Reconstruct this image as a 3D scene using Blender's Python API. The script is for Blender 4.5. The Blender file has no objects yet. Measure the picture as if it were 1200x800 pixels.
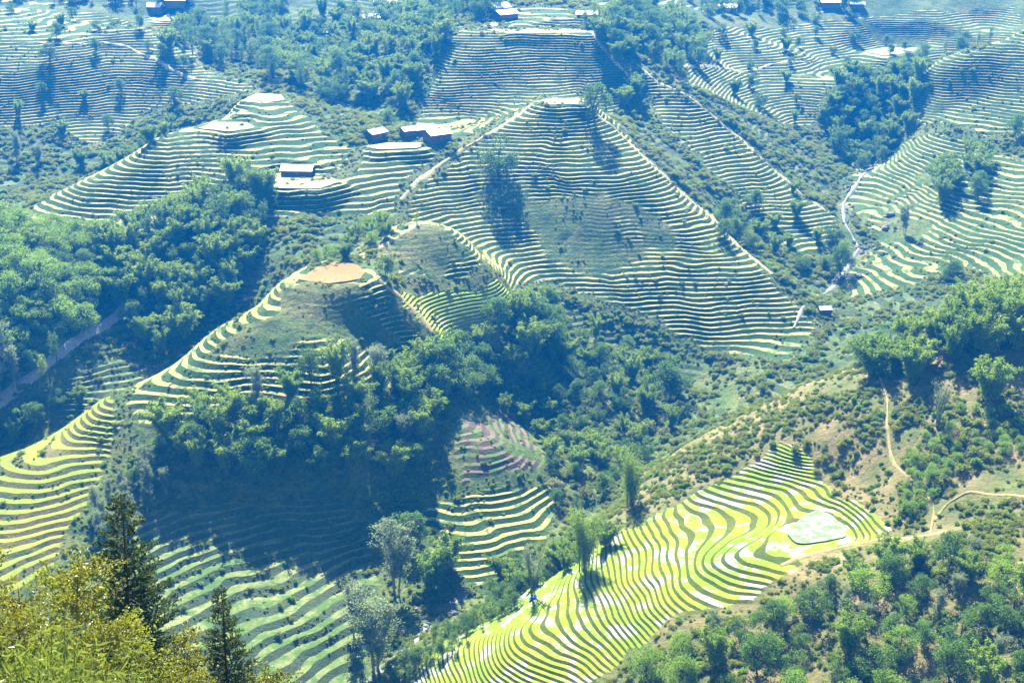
import bpy, math, random
import numpy as np

# ------------------------------------------------------------------ camera, sky, sun, exposure
PITCH = math.radians(20.0)
FPX = 1650.0                     # focal length in pixels of a 1200 px wide frame
scene = bpy.context.scene
cam_data = bpy.data.cameras.new('camera')
cam = bpy.data.objects.new('camera', cam_data)
scene.collection.objects.link(cam)
cam_data.sensor_width = 36.0
cam_data.lens = 36.0 * FPX / 1200.0
cam_data.clip_start = 0.5
cam_data.clip_end = 6000.0
cam.location = (0, 0, 0)
cam.rotation_euler = (math.radians(90) - PITCH, 0, 0)
scene.camera = cam

SUN_EL = math.radians(46.5)
SUN_AZ = math.radians(-9.0)     # measured from +Y (view direction), negative = to the left
world = bpy.data.worlds.new('World')
scene.world = world
world.use_nodes = True
wn = world.node_tree
sky = wn.nodes.new('ShaderNodeTexSky')
sky.sky_type = 'NISHITA'
sky.sun_disc = False
sky.sun_elevation = SUN_EL
sky.sun_rotation = SUN_AZ
sky.altitude = 1400
wn.links.new(sky.outputs[0], wn.nodes['Background'].inputs[0])
wn.nodes['Background'].inputs[1].default_value = 0.05
sun_l = bpy.data.lights.new('sun', 'SUN')
sun_l.energy = 5.0
sun_l.angle = math.radians(0.5)
sun_l.color = (1.0, 0.93, 0.80)
sun = bpy.data.objects.new('sun', sun_l)
scene.collection.objects.link(sun)
sun.rotation_euler = (math.radians(90) - SUN_EL, 0, math.pi - SUN_AZ)
scene.view_settings.view_transform = 'Standard'
scene.view_settings.look = 'None'
scene.view_settings.gamma = 1.0
scene.view_settings.exposure = 2.75
scene.view_settings.use_curve_mapping = False
scene.cycles.max_bounces = 6
scene.cycles.diffuse_bounces = 1
scene.cycles.transmission_bounces = 3
scene.cycles.volume_bounces = 0
scene.cycles.use_denoising = True

COL = scene.collection
rng = np.random.default_rng(7)
random.seed(7)

# ------------------------------------------------------------------ small helpers
def tag(o, label=None, cat=None, group=None, kind=None):
    if label: o['label'] = label
    if cat: o['category'] = cat
    if group: o['group'] = group
    if kind: o['kind'] = kind
    return o

def hash2(ix, iy, seed):
    n = (ix.astype(np.int64) * 374761393 + iy.astype(np.int64) * 668265263 + seed * 974711) & 0xffffffff
    n = ((n ^ (n >> 13)) * 1274126177) & 0xffffffff
    n = n ^ (n >> 16)
    return (n & 0xffff) / 65535.0

def noise(x, y, scale, seed=0):
    x = np.asarray(x, float) / scale; y = np.asarray(y, float) / scale
    ix = np.floor(x); iy = np.floor(y)
    fx = x - ix; fy = y - iy
    fx = fx * fx * fx * (fx * (fx * 6 - 15) + 10); fy = fy * fy * fy * (fy * (fy * 6 - 15) + 10)
    a = hash2(ix, iy, seed); b = hash2(ix + 1, iy, seed)
    c = hash2(ix, iy + 1, seed); d = hash2(ix + 1, iy + 1, seed)
    return ((a * (1 - fx) + b * fx) * (1 - fy) + (c * (1 - fx) + d * fx) * fy) * 2 - 1

def fbm(x, y, scale, seed=0, oct=3):
    s = 0; a = 1.0
    for k in range(oct):
        s = s + a * noise(x + 17.3 * k, y - 9.1 * k, scale / 2 ** k, seed + k)
        a *= 0.5
    return s

def pix_dir(u, v):
    xs = (u - 600.0) / FPX; ys = (400.0 - v) / FPX
    return np.array([xs, math.cos(PITCH) + ys * math.sin(PITCH), -math.sin(PITCH) + ys * math.cos(PITCH)])

def pt(u, v, Y):
    d = pix_dir(u, v)
    return d * (Y / d[1])

def project(x, y, z):
    f = y * math.cos(PITCH) - z * math.sin(PITCH)
    up = y * math.sin(PITCH) + z * math.cos(PITCH)
    return 600 + FPX * x / f, 400 - FPX * up / f

# ------------------------------------------------------------------ terrain control points (pixel, distance)
CP = [
 # hill C, crest and faces
 (645,117,626),(685,118,624),(600,142,612),(560,165,600),(500,205,574),(465,235,552),
 (700,140,615),(760,190,595),(830,250,570),(900,320,537),(960,385,507),
 (640,200,582),(600,260,558),(700,230,566),(760,290,546),(640,330,528),(720,350,519),(820,360,517),(880,400,503),
 (700,400,501),(800,440,490),(560,300,530),
 # gully between C and E, ridge E
 (760,150,655),(800,190,628),(860,260,594),(930,320,560),(975,350,545),
 (745,75,702),(800,110,680),(870,165,655),(920,210,635),(965,245,615),(1000,285,592),(850,190,634),
 # stream
 (1020,195,690),(985,240,640),(1010,290,590),(965,345,548),(890,435,478),(740,490,458),(520,715,342),(400,800,313),
 # plateau N with houses, K field
 (470,170,590),(505,158,605),(440,200,570),(400,250,536),(345,212,550),(300,215,552),(350,250,530),(330,300,500),(400,290,505),
 # knob B and green paddies right of it
 (490,258,500),(460,270,492),(540,272,496),(580,320,481),(600,352,500),(500,360,459),(560,385,459),(540,330,475),
 (650,420,481),(700,465,463),(560,450,450),(480,430,434),(630,480,450),
 # hill A
 (390,306,466),(355,316,458),(420,322,452),(390,332,446),(440,292,480),(330,335,450),(250,385,430),(130,460,402),(0,535,378),(-150,620,350),
 (470,365,444),(515,402,440),(390,380,428),(390,430,409),(300,440,407),(200,480,393),(400,510,390),(300,500,391),(200,540,376),
 (300,600,370),(200,600,363),(400,600,375),(480,560,392),(580,520,402),(600,580,386),(600,650,365),(520,600,381),
 (400,680,351),(450,640,368),(300,700,339),(200,700,334),(350,780,315),(250,800,305),(250,650,352),(530,660,360),
 # spur to the left of A
 (60,560,365),(30,620,345),(100,620,349),(0,660,331),(100,700,326),(0,760,300),(-150,700,320),(130,540,376),
 # left ravine and forest slope
 (0,500,430),(130,430,450),(60,440,440),(140,370,476),(250,350,490),(300,330,496),(50,330,480),(0,280,500),(150,260,530),(250,250,530),
 (300,245,540),(0,400,450),(-150,400,440),(-150,280,480),
 # hill H
 (20,265,545),(100,210,570),(190,158,590),(240,146,600),(300,135,610),(310,112,642),(380,170,590),(425,182,584),
 (200,200,568),(200,250,545),(120,270,537),(300,190,572),
 # behind H, far left hills
 (100,190,640),(150,140,680),(250,112,690),(20,205,620),(0,232,590),(-150,200,600),
 (30,95,690),(110,165,660),(0,60,720),(100,60,735),(0,15,780),(100,20,790),(200,70,730),(180,20,805),(300,100,700),(280,50,780),(-150,60,700),
 (60,130,680),
 # bowl behind the houses
 (420,130,672),(400,90,722),(350,60,770),(400,20,825),(480,80,702),(450,40,772),(330,10,840),(500,10,800),
 # ridge D
 (540,40,713),(610,37,716),(690,38,713),(500,100,676),(470,145,642),(600,90,684),(560,140,652),(660,95,682),(740,90,690),(610,25,742),(620,8,775),
 (720,20,762),(780,50,745),(750,120,682),
 # far right
 (850,60,790),(950,60,800),(900,100,745),(900,20,860),(1000,100,760),(900,140,705),(960,170,702),(1050,60,830),(1150,20,880),(1050,20,880),(800,15,822),
 (1040,150,720),
 # hill F
 (1085,85,720),(1140,60,735),(1200,35,745),(1150,110,695),(1100,150,675),(1060,190,662),(1180,170,650),(1100,220,620),(1180,230,600),
 (1050,240,627),(1180,280,560),(1100,280,576),(1050,310,560),(1150,320,541),(1020,345,537),(1350,200,600),(1350,100,680),(1350,280,520),
 # spur G, far edge
 (1200,370,400),(1100,390,400),(1030,425,396),(940,450,396),(870,485,392),(800,520,386),(740,570,372),(680,630,352),(620,690,332),(500,765,312),
 (1350,380,390),
 # spur G, paddies
 (915,522,363),(1040,618,322),(950,620,325),(950,598,335),(870,655,312),(800,700,301),(850,600,341),(760,640,330),(700,720,305),(600,760,298),(550,800,293),
 (980,560,349),
 (1050,540,345),(1000,500,362),(1100,480,361),(1180,450,366),(1100,560,333),(1180,540,335),(1100,625,312),(1200,620,305),(1350,560,320),
 # below the paddies
 (1000,680,298),(1100,700,285),(900,720,291),(1000,760,276),(1150,780,265),(800,760,283),(720,800,280),(900,800,268),(1200,800,255),(1350,760,250),
]
CPX = [pt(*c) for c in CP]
# points the camera cannot see, given by column, distance and height
for u, Y, z in [(200,442,-178),(80,420,-187),(300,470,-168),(-50,408,-192),
                (490,532,-148),(560,520,-153),
                (640,655,-121),(700,650,-124),(580,640,-126),
                (100,600,-147),(190,625,-140),(270,650,-128),
                (860,450,-190),(800,430,-193),(980,470,-184),(1100,480,-170),(1050,500,-176),(1200,470,-160),(760,420,-196),(700,385,-199),(640,355,-202),
                (560,335,-204),(250,285,-211),(0,275,-214),
                (1130,760,-135),(1200,800,-125),(965,450,-186)]:
    CPX.append(np.array([(u - 600) / FPX * (Y * math.cos(PITCH) - z * math.sin(PITCH)), Y, z]))
for x, Y, z in [(90,225,-182),(0,235,-202),(-90,240,-210),(90,150,-128),(0,150,-132),(-90,150,-130),(80,100,-86),(0,100,-88),(-60,100,-86),
                (30,60,-52),(-25,60,-50),(-10,30,-27),(10,30,-27),(0,5,-6),(0,-60,8),
                (-500,1000,-50),(-250,1000,-58),(0,1000,-45),(250,1000,-62),(500,1000,-40),(-600,1500,60),(-200,1500,40),(200,1500,40),(600,1500,60),
                (420,800,-80),(-420,800,-85),(-330,520,-150),(330,420,-100)]:
    CPX.append(np.array([x, Y, z], float))
CPX = np.array(CPX)

def rbf_fit(P, c=9.0, lam=0.15):
    X = P[:, :2] / 100.0; n = len(P)
    D = np.sqrt(((X[:, None] - X[None]) ** 2).sum(-1) + (c / 100) ** 2)
    A = np.zeros((n + 3, n + 3))
    A[:n, :n] = -D + np.eye(n) * lam * 0.1
    A[:n, n] = 1; A[:n, n + 1:] = X
    A[n, :n] = 1; A[n + 1:, :n] = X.T
    b = np.zeros(n + 3); b[:n] = P[:, 2]
    w = np.linalg.solve(A, b)
    def ev(x, y):
        x = np.asarray(x, float).ravel() / 100; y = np.asarray(y, float).ravel() / 100
        out = np.empty(len(x))
        for s in range(0, len(x), 20000):
            xx = x[s:s + 20000]; yy = y[s:s + 20000]
            d = np.sqrt((xx[:, None] - X[None, :, 0]) ** 2 + (yy[:, None] - X[None, :, 1]) ** 2 + (c / 100) ** 2)
            out[s:s + 20000] = -(d @ w[:n]) + w[n] + w[n + 1] * xx + w[n + 2] * yy
        return out
    return ev
rbf = rbf_fit(CPX)

# fan-shaped grid: fine close by, coarser far off
GY0 = -80.0
RR = [84.0]
while RR[-1] < 1620:
    r = RR[-1]
    RR.append(r + (max(0.0040 * r, 1.0) if r > 330 and r < 1030 else (4.0 if r <= 330 else 0.02 * r)))
RR = np.array(RR)
NTH = 236
TH = np.linspace(-math.radians(27.5), math.radians(27.5), NTH)
RG, TG = np.meshgrid(RR, TH, indexing='ij')
GX = RG * np.sin(TG); GYY = GY0 + RG * np.cos(TG)
H = rbf(GX, GYY).reshape(GX.shape)
far = np.clip((GYY - 240) / 60, 0, 1)
H += far * (fbm(GX, GYY, 38, 3, 3) * 0.9)
# knolls and dips on the far slopes
knoll = np.clip((GYY - 660) / 50, 0, 1) * np.clip(np.abs(GX - 10) / 60 - .9, 0, 1)
H += knoll * fbm(GX, GYY, 62, 13, 2) * 5.5

def grid_ij(x, y):
    dx = np.asarray(x, float); dy = np.asarray(y, float) - GY0
    r = np.hypot(dx, dy); th = np.arctan2(dx, dy)
    i = np.interp(r, RR, np.arange(len(RR))); j = (th - TH[0]) / (TH[1] - TH[0])
    i = np.clip(i, 0, len(RR) - 1.001); j = np.clip(j, 0, NTH - 1.001)
    return i, j

def sample(F, x, y):
    i, j = grid_ij(x, y)
    i0 = i.astype(int); j0 = j.astype(int); a = i - i0; b = j - j0
    return (F[i0, j0] * (1 - a) + F[i0 + 1, j0] * a) * (1 - b) + (F[i0, j0 + 1] * (1 - a) + F[i0 + 1, j0 + 1] * a) * b

_YS = np.arange(235, 1000, 1.0)
def hit(u, v, ymin=235):
    d = pix_dir(u, v)
    xs = d[0] / d[1] * _YS; zs = d[2] / d[1] * _YS
    g = sample(H, xs, _YS)
    below = (g >= zs) & (_YS >= ymin)
    k = int(np.argmax(below)) if below.any() else len(_YS) - 1
    if k > 0:
        a0 = zs[k - 1] - g[k - 1]; a1 = g[k] - zs[k]
        t = a0 / (a0 + a1 + 1e-9) if a0 + a1 > 0 else 0
        Y = _YS[k - 1] + t
    else:
        Y = _YS[0]
    return d[0] / d[1] * Y, Y

def plan(poly):
    return np.array([hit(u, v) for u, v in poly])

def sdist(poly, x, y):
    """signed distance to a plan polygon, positive inside"""
    inside = np.zeros(x.shape, bool); d2 = np.full(x.shape, 1e18)
    n = len(poly)
    for k in range(n):
        x0, y0 = poly[k]; x1, y1 = poly[(k + 1) % n]
        ex, ey = x1 - x0, y1 - y0
        t = np.clip(((x - x0) * ex + (y - y0) * ey) / (ex * ex + ey * ey + 1e-9), 0, 1)
        d2 = np.minimum(d2, (x - x0 - t * ex) ** 2 + (y - y0 - t * ey) ** 2)
        c = ((y0 > y) != (y1 > y)) & (x < (x1 - x0) * (y - y0) / (y1 - y0 + 1e-12) + x0)
        inside ^= c
    return np.where(inside, 1, -1) * np.sqrt(d2)
# ------------------------------------------------------------------ level plots cut into the hills
FIELDS = [
 ([(350,327),(372,312),(395,306),(418,309),(428,319),(420,327),(385,332)], 'soil', 'ploughed brown field on the flat top of a terraced hill'),
 ([(296,213),(330,205),(388,207),(398,213),(372,221),(320,220)], 'straw_field', 'pale straw field in front of the lone hut'),
 ([(232,150),(252,143),(288,143),(300,149),(270,154)], 'straw_field', 'pale straw field on the crest of the long terraced ridge'),
 ([(284,118),(300,109),(330,111),(334,117),(306,121)], 'straw_field', 'rounded pale field behind the long terraced ridge'),
 ([(632,119),(650,115),(688,116),(684,121),(645,122)], 'straw_field', 'small pale field on the tip of the great terraced hill'),
 ([(428,171),(455,167),(498,167),(492,173),(445,175)], 'straw_field', 'pale terrace in front of the clustered houses'),
 ([(172,22),(190,18),(215,19),(218,23),(190,25)], 'straw_field', 'far pale field on a terraced knob'),
 ([(1012,60),(1040,55),(1075,56),(1068,62),(1035,65)], 'straw_field', 'broad pale field on the far right slope'),
 ([(570,35),(620,33),(690,34),(688,38),(600,39)], 'straw_field', 'pale strip on top of the highest terraced ridge'),
 ([(924,625),(937,607),(956,597),(972,601),(984,613),(993,628),(962,634),(932,637)], 'pond_water', 'flooded paddy like a pond among the near terraces'),
]
FPLAN = []
for px, mt, lb in FIELDS:
    cu, cv = np.mean(px, axis=0); cx_, cy_ = hit(cu, cv + 1)
    z0 = float(sample(H, np.array([cx_]), np.array([cy_]))[0])
    poly = []
    for u, v in px:
        d = pix_dir(u, v); poly.append((d[0] * z0 / d[2], d[1] * z0 / d[2]))
    poly = np.array(poly); FPLAN.append((poly, z0))
    sd = sdist(poly, GX, GYY); rmp = 15.0 if mt == 'soil' else 22.0 if 'far right' in lb else 8.0; w = np.clip((sd + rmp) / rmp, 0, 1); w = w * w * (3 - 2 * w)
    H = H * (1 - w) + (z0 - .35) * w
# ------------------------------------------------------------------ terrace zones (outlined in the photograph, laid on the ground)
# name, step height, tread share, style, outline
ZONES = [
 ('hill_c', 1.22, .50, 'dry', [(645,116),(688,117),(760,188),(830,248),(900,316),(958,384),(930,425),(850,410),(760,372),(640,330),(560,300),(470,245),(500,205),(560,165)]),
 ('hill_d', 1.05, .50, 'dry', [(535,36),(690,36),(738,92),(690,125),(640,112),(560,160),(468,158),(500,100)]),
 ('hill_d_top', 1.05, .50, 'dry', [(560,33),(690,33),(660,8),(600,8)]),
 ('hill_e', 1.22, .50, 'dry', [(745,72),(800,108),(870,163),(920,208),(985,262),(970,300),(925,295),(860,225),(790,165),(760,120)]),
 ('hill_n', 1.52, .50, 'dry', [(430,168),(505,166),(520,185),(480,215),(468,240),(470,255),(300,262),(285,225),(330,212),(385,215)]),
 ('hill_h', 1.33, .50, 'dry', [(20,264),(100,209),(190,156),(250,142),(310,108),(360,140),(425,182),(400,205),(300,205),(240,235),(170,278),(60,282)]),
 ('hill_a', 1.52, .50, 'dry', [(355,312),(390,304),(425,312),(470,362),(515,402),(490,430),(400,470),(330,480),(240,490),(180,510),(148,500),(130,461),(190,424),(250,384)]),
 ('hill_b', 1.19, .50, 'dry', [(455,266),(490,256),(545,270),(590,325),(560,345),(500,330),(440,315)]),
 ('green_b', 0.98, 0.75, 'green', [(455,345),(500,335),(600,345),(590,375),(520,405),(505,395)]),
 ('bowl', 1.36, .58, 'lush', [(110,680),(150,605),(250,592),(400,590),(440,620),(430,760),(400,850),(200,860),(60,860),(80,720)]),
 ('bowl_right', 1.22, .50, 'dry', [(500,590),(560,570),(640,565),(655,600),(640,640),(560,690),(505,660)]),
 ('spur_left', 1.02, 0.60, 'yellow', [(-120,600),(0,533),(130,462),(150,500),(110,560),(60,660),(0,700),(-120,760)]),
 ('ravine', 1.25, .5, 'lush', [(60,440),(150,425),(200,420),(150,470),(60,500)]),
 ('hill_j', 1.05, .50, 'dry', [(-150,30),(0,10),(120,15),(190,35),(240,75),(300,105),(250,118),(180,125),(115,172),(60,150),(0,150),(-150,150)]),
 ('knob_j', 0.98, .50, 'dry', [(170,18),(220,18),(225,48),(165,48)]),
 ('far_left', 1.30, .50, 'dry', [(-150,12),(0,7),(160,8),(170,-3),(160,-14),(-150,-14)]),
 ('far_right', 1.30, .50, 'dry', [(700,12),(800,8),(960,10),(1090,4),(1220,-4),(1220,-14),(700,-14)]),
 ('purple', 1.30, .5, 'purple', [(540,482),(600,478),(640,540),(625,568),(540,575),(530,530)]),
 ('hill_l', 1.05, .50, 'dry', [(800,45),(850,30),(960,20),(1080,40),(1060,75),(990,85),(960,150),(890,135),(800,100)]),
 ('hill_l_top', 1.05, .50, 'dry', [(960,15),(1060,10),(1200,0),(1200,30),(1130,60),(1080,55)]),
 ('hill_f', 1.19, .50, 'dry', [(1080,85),(1140,58),(1300,15),(1330,150),(1200,160),(1150,160),(1085,150),(1060,110)]),
 ('hill_f_low', 1.22, .50, 'dry', [(1000,190),(1060,165),(1150,170),(1200,190),(1330,180),(1330,320),(1200,330),(1130,310),(1080,330),(1000,350),(985,335),(1030,280),(990,240)]),
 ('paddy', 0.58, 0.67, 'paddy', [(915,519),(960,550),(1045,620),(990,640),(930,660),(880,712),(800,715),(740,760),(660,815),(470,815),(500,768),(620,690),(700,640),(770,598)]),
]
ZONES.append(('old', 1.7, .55, 'old', None))
SCRUB = [  # patches inside terraces that have gone back to scrub
 [(610,245),(680,225),(760,240),(800,290),(760,320),(690,330),(640,300)],
 [(560,195),(620,205),(640,245),(600,260),(560,235)],
 [(265,368),(320,345),(450,350),(470,366),(330,370)],
 [(250,398),(500,392),(480,412),(330,422),(240,420)],
 [(300,278),(330,262),(460,258),(440,300),(300,310)],
 [(1040,215),(1090,200),(1120,260),(1080,290),(1030,280)],
 [(440,285),(500,262),(545,290),(530,320),(450,318)],
]
t_field = np.full(H.shape, 0.0); M = np.zeros(H.shape); ZID = np.full(H.shape, -1, int)
STEP = np.full(H.shape, 1.6); FRAC = np.full(H.shape, .6)
edge_n = fbm(GX, GYY, 9, 21, 3) * 2.2
Zpoly = [plan(z[4]) for z in ZONES if z[4]]
best = np.full(H.shape, -1e9)
WILD = fbm(GX, GYY, 26, 31, 3)
for k, (nm, st, fr, sty, pz) in enumerate(ZONES):
    if not pz: continue
    sd = sdist(Zpoly[k], GX, GYY) + edge_n
    take = (sd > best) & (sd > -3)
    ZID[take] = k; STEP[take] = st; FRAC[take] = fr
    best = np.where(take, sd, best)
M = np.clip(0.45 + best / 3.0, 0, 1)
M[ZID < 0] = 0
SCR = np.full(H.shape, -1e9)
for s in SCRUB:
    SCR = np.maximum(SCR, sdist(plan(s), GX, GYY) + edge_n * 1.6)
M *= np.clip(1 - (SCR + 1) / 3.0, 0.0, 1)
# old banks still show faintly in the scrub
OLD = far * np.clip(.42 + .35 * WILD, 0, .65) * np.clip((GYY - 420) / 40, .0, 1)
STEP[ZID < 0] = 1.7; FRAC[ZID < 0] = .55
ZID = np.where(ZID < 0, len(ZONES) - 1, ZID)
M = np.maximum(M, OLD)
# patches where banks have slumped or are overgrown
M *= np.clip(1.45 + .9 * fbm(GX, GYY, 22, 41, 3), .45, 1)
brd = np.zeros(H.shape, bool)
for di in (-1, 0, 1):
    for dj in (-1, 0, 1):
        sh = np.roll(np.roll(ZID, di, 0), dj, 1)
        brd |= sh != ZID
M = np.where(np.array([z[0] == 'purple' for z in ZONES])[ZID], M * np.clip(.75 + .5 * fbm(GX, GYY, 6, 43, 2), .3, 1), M)
M[brd] = 0
# steps differ between plots: each plot has its own offset
seeds = np.stack([rng.uniform(-380, 380, 420), rng.uniform(240, 960, 420)], 1)
seed_off = rng.uniform(-.42, .42, 420)
wx = GX + fbm(GX, GYY, 30, 51, 2) * 9; wy = GYY + fbm(GX, GYY, 30, 57, 2) * 9
OFF = np.zeros(H.shape)
flat = (wx.ravel(), wy.ravel())
o = np.zeros(H.size)
for s in range(0, H.size, 20000):
    d = np.hypot(flat[0][s:s + 20000, None] - seeds[None, :, 0], (flat[1][s:s + 20000, None] - seeds[None, :, 1]))
    d -= d.min(1, keepdims=True)
    w = np.exp(-d / 1.6)
    o[s:s + 20000] = (w @ seed_off) / w.sum(1)
OFF = o.reshape(H.shape)
wav = fbm(GX, GYY, 16, 71, 2) * 0.34
pad = np.array([z[0] == 'paddy' for z in ZONES])[ZID]
wav = np.where(pad, fbm(GX, GYY, 17, 73, 2) * 0.75, wav)
OFF = np.where(pad, OFF * .3, OFF)
T = H / STEP + OFF + wav + noise(GX, GYY, 3.5, 77) * .09 + noise(GX, GYY, 8, 78) * .13

def terrace(t, fr):
    k = np.floor(t); x = t - k
    return k + np.where(x < fr, 0.06 * x / fr, 0.06 + 0.94 * (x - fr) / (1 - fr))
# lumps where nothing is terraced
rough = (1 - M) * far * (fbm(GX, GYY, 7, 91, 3) * 0.45)
Z = H + rough + M * STEP * (terrace(T, FRAC) - T + .3)

HR = H + rough
def ground(x, y):
    x = np.atleast_1d(np.asarray(x, float)); y = np.atleast_1d(np.asarray(y, float))
    h = sample(HR, x, y); m = sample(M, x, y); t = sample(T, x, y)
    i, j = grid_ij(x, y); ii = np.round(i).astype(int); jj = np.round(j).astype(int)
    st = STEP[ii, jj]; fr = FRAC[ii, jj]
    return h + m * st * (terrace(t, fr) - t + .3)

# ------------------------------------------------------------------ materials
def new_mat(name):
    m = bpy.data.materials.new(name); m.use_nodes = True
    nt = m.node_tree; b = nt.nodes['Principled BSDF']
    return m, nt, b

def ramp(nt, fac, stops):
    r = nt.nodes.new('ShaderNodeValToRGB')
    e = r.color_ramp.elements
    while len(e) < len(stops): e.new(0.5)
    for el, (p, c) in zip(e, stops):
        el.position = p; el.color = (*c, 1)
    nt.links.new(fac, r.inputs[0])
    return r.outputs[0]

def tex(nt, scale, detail=4, rough=.6, kind='Object', stretch=None):
    tc = nt.nodes.new('ShaderNodeTexCoord')
    n = nt.nodes.new('ShaderNodeTexNoise')
    n.inputs['Scale'].default_value = scale; n.inputs['Detail'].default_value = detail; n.inputs['Roughness'].default_value = rough
    if stretch:
        mp = nt.nodes.new('ShaderNodeMapping'); mp.inputs['Scale'].default_value = stretch
        nt.links.new(tc.outputs[kind], mp.inputs[0]); nt.links.new(mp.outputs[0], n.inputs['Vector'])
    else:
        nt.links.new(tc.outputs[kind], n.inputs['Vector'])
    return n.outputs['Fac']

def mixc(nt, fac, a, b):
    m = nt.nodes.new('ShaderNodeMix'); m.data_type = 'RGBA'
    if isinstance(fac, float): m.inputs[0].default_value = fac
    else: nt.links.new(fac, m.inputs[0])
    for s, c in ((6, a), (7, b)):
        if isinstance(c, tuple): m.inputs[s].default_value = (*c, 1)
        else: nt.links.new(c, m.inputs[s])
    return m.outputs[2]

def ground_mat(name, big, fine, patch=None, bump=.5, bscale=1.5, rough=.95, spec=.1, dist=.4, dry=None):
    """big: colour stops over ~25 m patches; fine: stops over ~1 m grain, multiplied; patch: (colour, lo, hi) of ragged patches"""
    m, nt, b = new_mat(name)
    c1 = ramp(nt, tex(nt, .045, 5, .65), big)
    c2 = ramp(nt, tex(nt, .9, 6, .7), fine)
    mx = nt.nodes.new('ShaderNodeMix'); mx.data_type = 'RGBA'; mx.blend_type = 'MULTIPLY'; mx.inputs[0].default_value = 1.0
    nt.links.new(c1, mx.inputs[6]); nt.links.new(c2, mx.inputs[7])
    col = mx.outputs[2]
    if patch:
        pc, lo, hi = patch
        f = ramp(nt, tex(nt, .16, 7, .7), [(lo, (0, 0, 0)), (hi, (1, 1, 1))])
        col = mixc(nt, f, col, pc)
    if dry:
        at_ = nt.nodes.new('ShaderNodeAttribute'); at_.attribute_name = 'dry'
        dc = ramp(nt, tex(nt, .12, 6, .7), dry)
        col = mixc(nt, at_.outputs['Fac'], col, dc)
    nt.links.new(col, b.inputs['Base Color'])
    b.inputs['Roughness'].default_value = rough
    b.inputs['Specular IOR Level'].default_value = spec
    bp = nt.nodes.new('ShaderNodeBump'); bp.inputs['Strength'].default_value = bump; bp.inputs['Distance'].default_value = dist
    nt.links.new(tex(nt, bscale, 6, .7), bp.inputs['Height'])
    nt.links.new(bp.outputs[0], b.inputs['Normal'])
    return m

GRAIN = [(.25, (.55, .55, .55)), (.75, (1.25, 1.25, 1.2))]
MAT = {}
MAT['scrub'] = ground_mat('scrub_ground', [(.3, (0.03, 0.072, 0.0132)), (.5, (0.066, 0.102, 0.024)), (.7, (0.126, 0.126, 0.048))], [(.3, (.35, .4, .35)), (.7, (1.5, 1.4, 1.2))], ((0.03, 0.06, 0.015), .5, .6), 1.0, .7, dist=.8, dry=[(.3, (0.06, 0.072, 0.018)), (.5, (0.132, 0.114, 0.042)), (.68, (0.204, 0.156, 0.078))])
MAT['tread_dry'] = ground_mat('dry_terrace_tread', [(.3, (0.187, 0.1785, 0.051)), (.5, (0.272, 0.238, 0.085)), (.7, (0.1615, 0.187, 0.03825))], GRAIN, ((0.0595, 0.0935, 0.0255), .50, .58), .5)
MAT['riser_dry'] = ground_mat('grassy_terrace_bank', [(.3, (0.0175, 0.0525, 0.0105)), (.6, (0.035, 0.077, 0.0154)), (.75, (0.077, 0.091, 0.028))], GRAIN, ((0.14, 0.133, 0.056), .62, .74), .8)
MAT['tread_green'] = ground_mat('green_paddy_tread', [(.3, (.15, .26, .015)), (.7, (.25, .33, .03))], GRAIN, ((.42, .40, .20), .58, .68), .3)
MAT['riser_green'] = ground_mat('green_paddy_bank', [(.3, (.10, .13, .035)), (.7, (.20, .20, .06))], GRAIN, None, .7)
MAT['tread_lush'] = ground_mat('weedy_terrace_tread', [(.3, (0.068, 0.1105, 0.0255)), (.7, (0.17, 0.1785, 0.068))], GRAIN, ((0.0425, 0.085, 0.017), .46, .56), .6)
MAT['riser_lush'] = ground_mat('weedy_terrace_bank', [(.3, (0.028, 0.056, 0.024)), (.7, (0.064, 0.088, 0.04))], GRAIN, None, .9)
MAT['tread_yellow'] = ground_mat('yellow_grass_tread', [(.3, (.10, .15, .012)), (.7, (.17, .18, .025))], GRAIN, ((.12, .16, .04), .58, .68), .5)
MAT['riser_yellow'] = ground_mat('yellow_grass_bank', [(.3, (0.056, 0.07, 0.021)), (.7, (0.154, 0.133, 0.049))], GRAIN, ((0.042, 0.063, 0.021), .5, .6), .9)
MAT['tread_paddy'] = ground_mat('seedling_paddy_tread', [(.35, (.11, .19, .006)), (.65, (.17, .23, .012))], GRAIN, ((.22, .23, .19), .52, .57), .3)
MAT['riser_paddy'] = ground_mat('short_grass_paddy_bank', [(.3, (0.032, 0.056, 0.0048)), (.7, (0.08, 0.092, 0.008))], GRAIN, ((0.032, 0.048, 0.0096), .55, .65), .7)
MAT['tread_old'] = ground_mat('overgrown_tread', [(.3, (0.036, 0.078, 0.018)), (.5, (0.078, 0.114, 0.036)), (.7, (0.144, 0.15, 0.066))], [(.3, (.5, .5, .45)), (.7, (1.3, 1.3, 1.2))], ((0.036, 0.06, 0.018), .5, .58), 1.0, .8, dist=.8)
MAT['riser_old'] = ground_mat('overgrown_bank', [(.3, (0.018, 0.048, 0.012)), (.7, (0.048, 0.072, 0.021))], [(.3, (.5, .5, .45)), (.7, (1.3, 1.3, 1.2))], None, 1.0, .8, dist=.8)
MAT['tread_purple'] = ground_mat('purple_soil_tread', [(.3, (.09, .065, .055)), (.7, (.15, .11, .08))], GRAIN, ((.05, .10, .02), .5, .58), .8, .9, dist=.6)
MAT['riser_purple'] = ground_mat('purple_soil_bank', [(.3, (.05, .038, .036)), (.7, (.09, .07, .055))], GRAIN, ((.04, .08, .015), .48, .56), .9, .9, dist=.6)
MAT['soil'] = ground_mat('bare_brown_soil', [(.3, (.17, .095, .03)), (.7, (.23, .135, .05))], GRAIN, None, .5)

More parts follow.
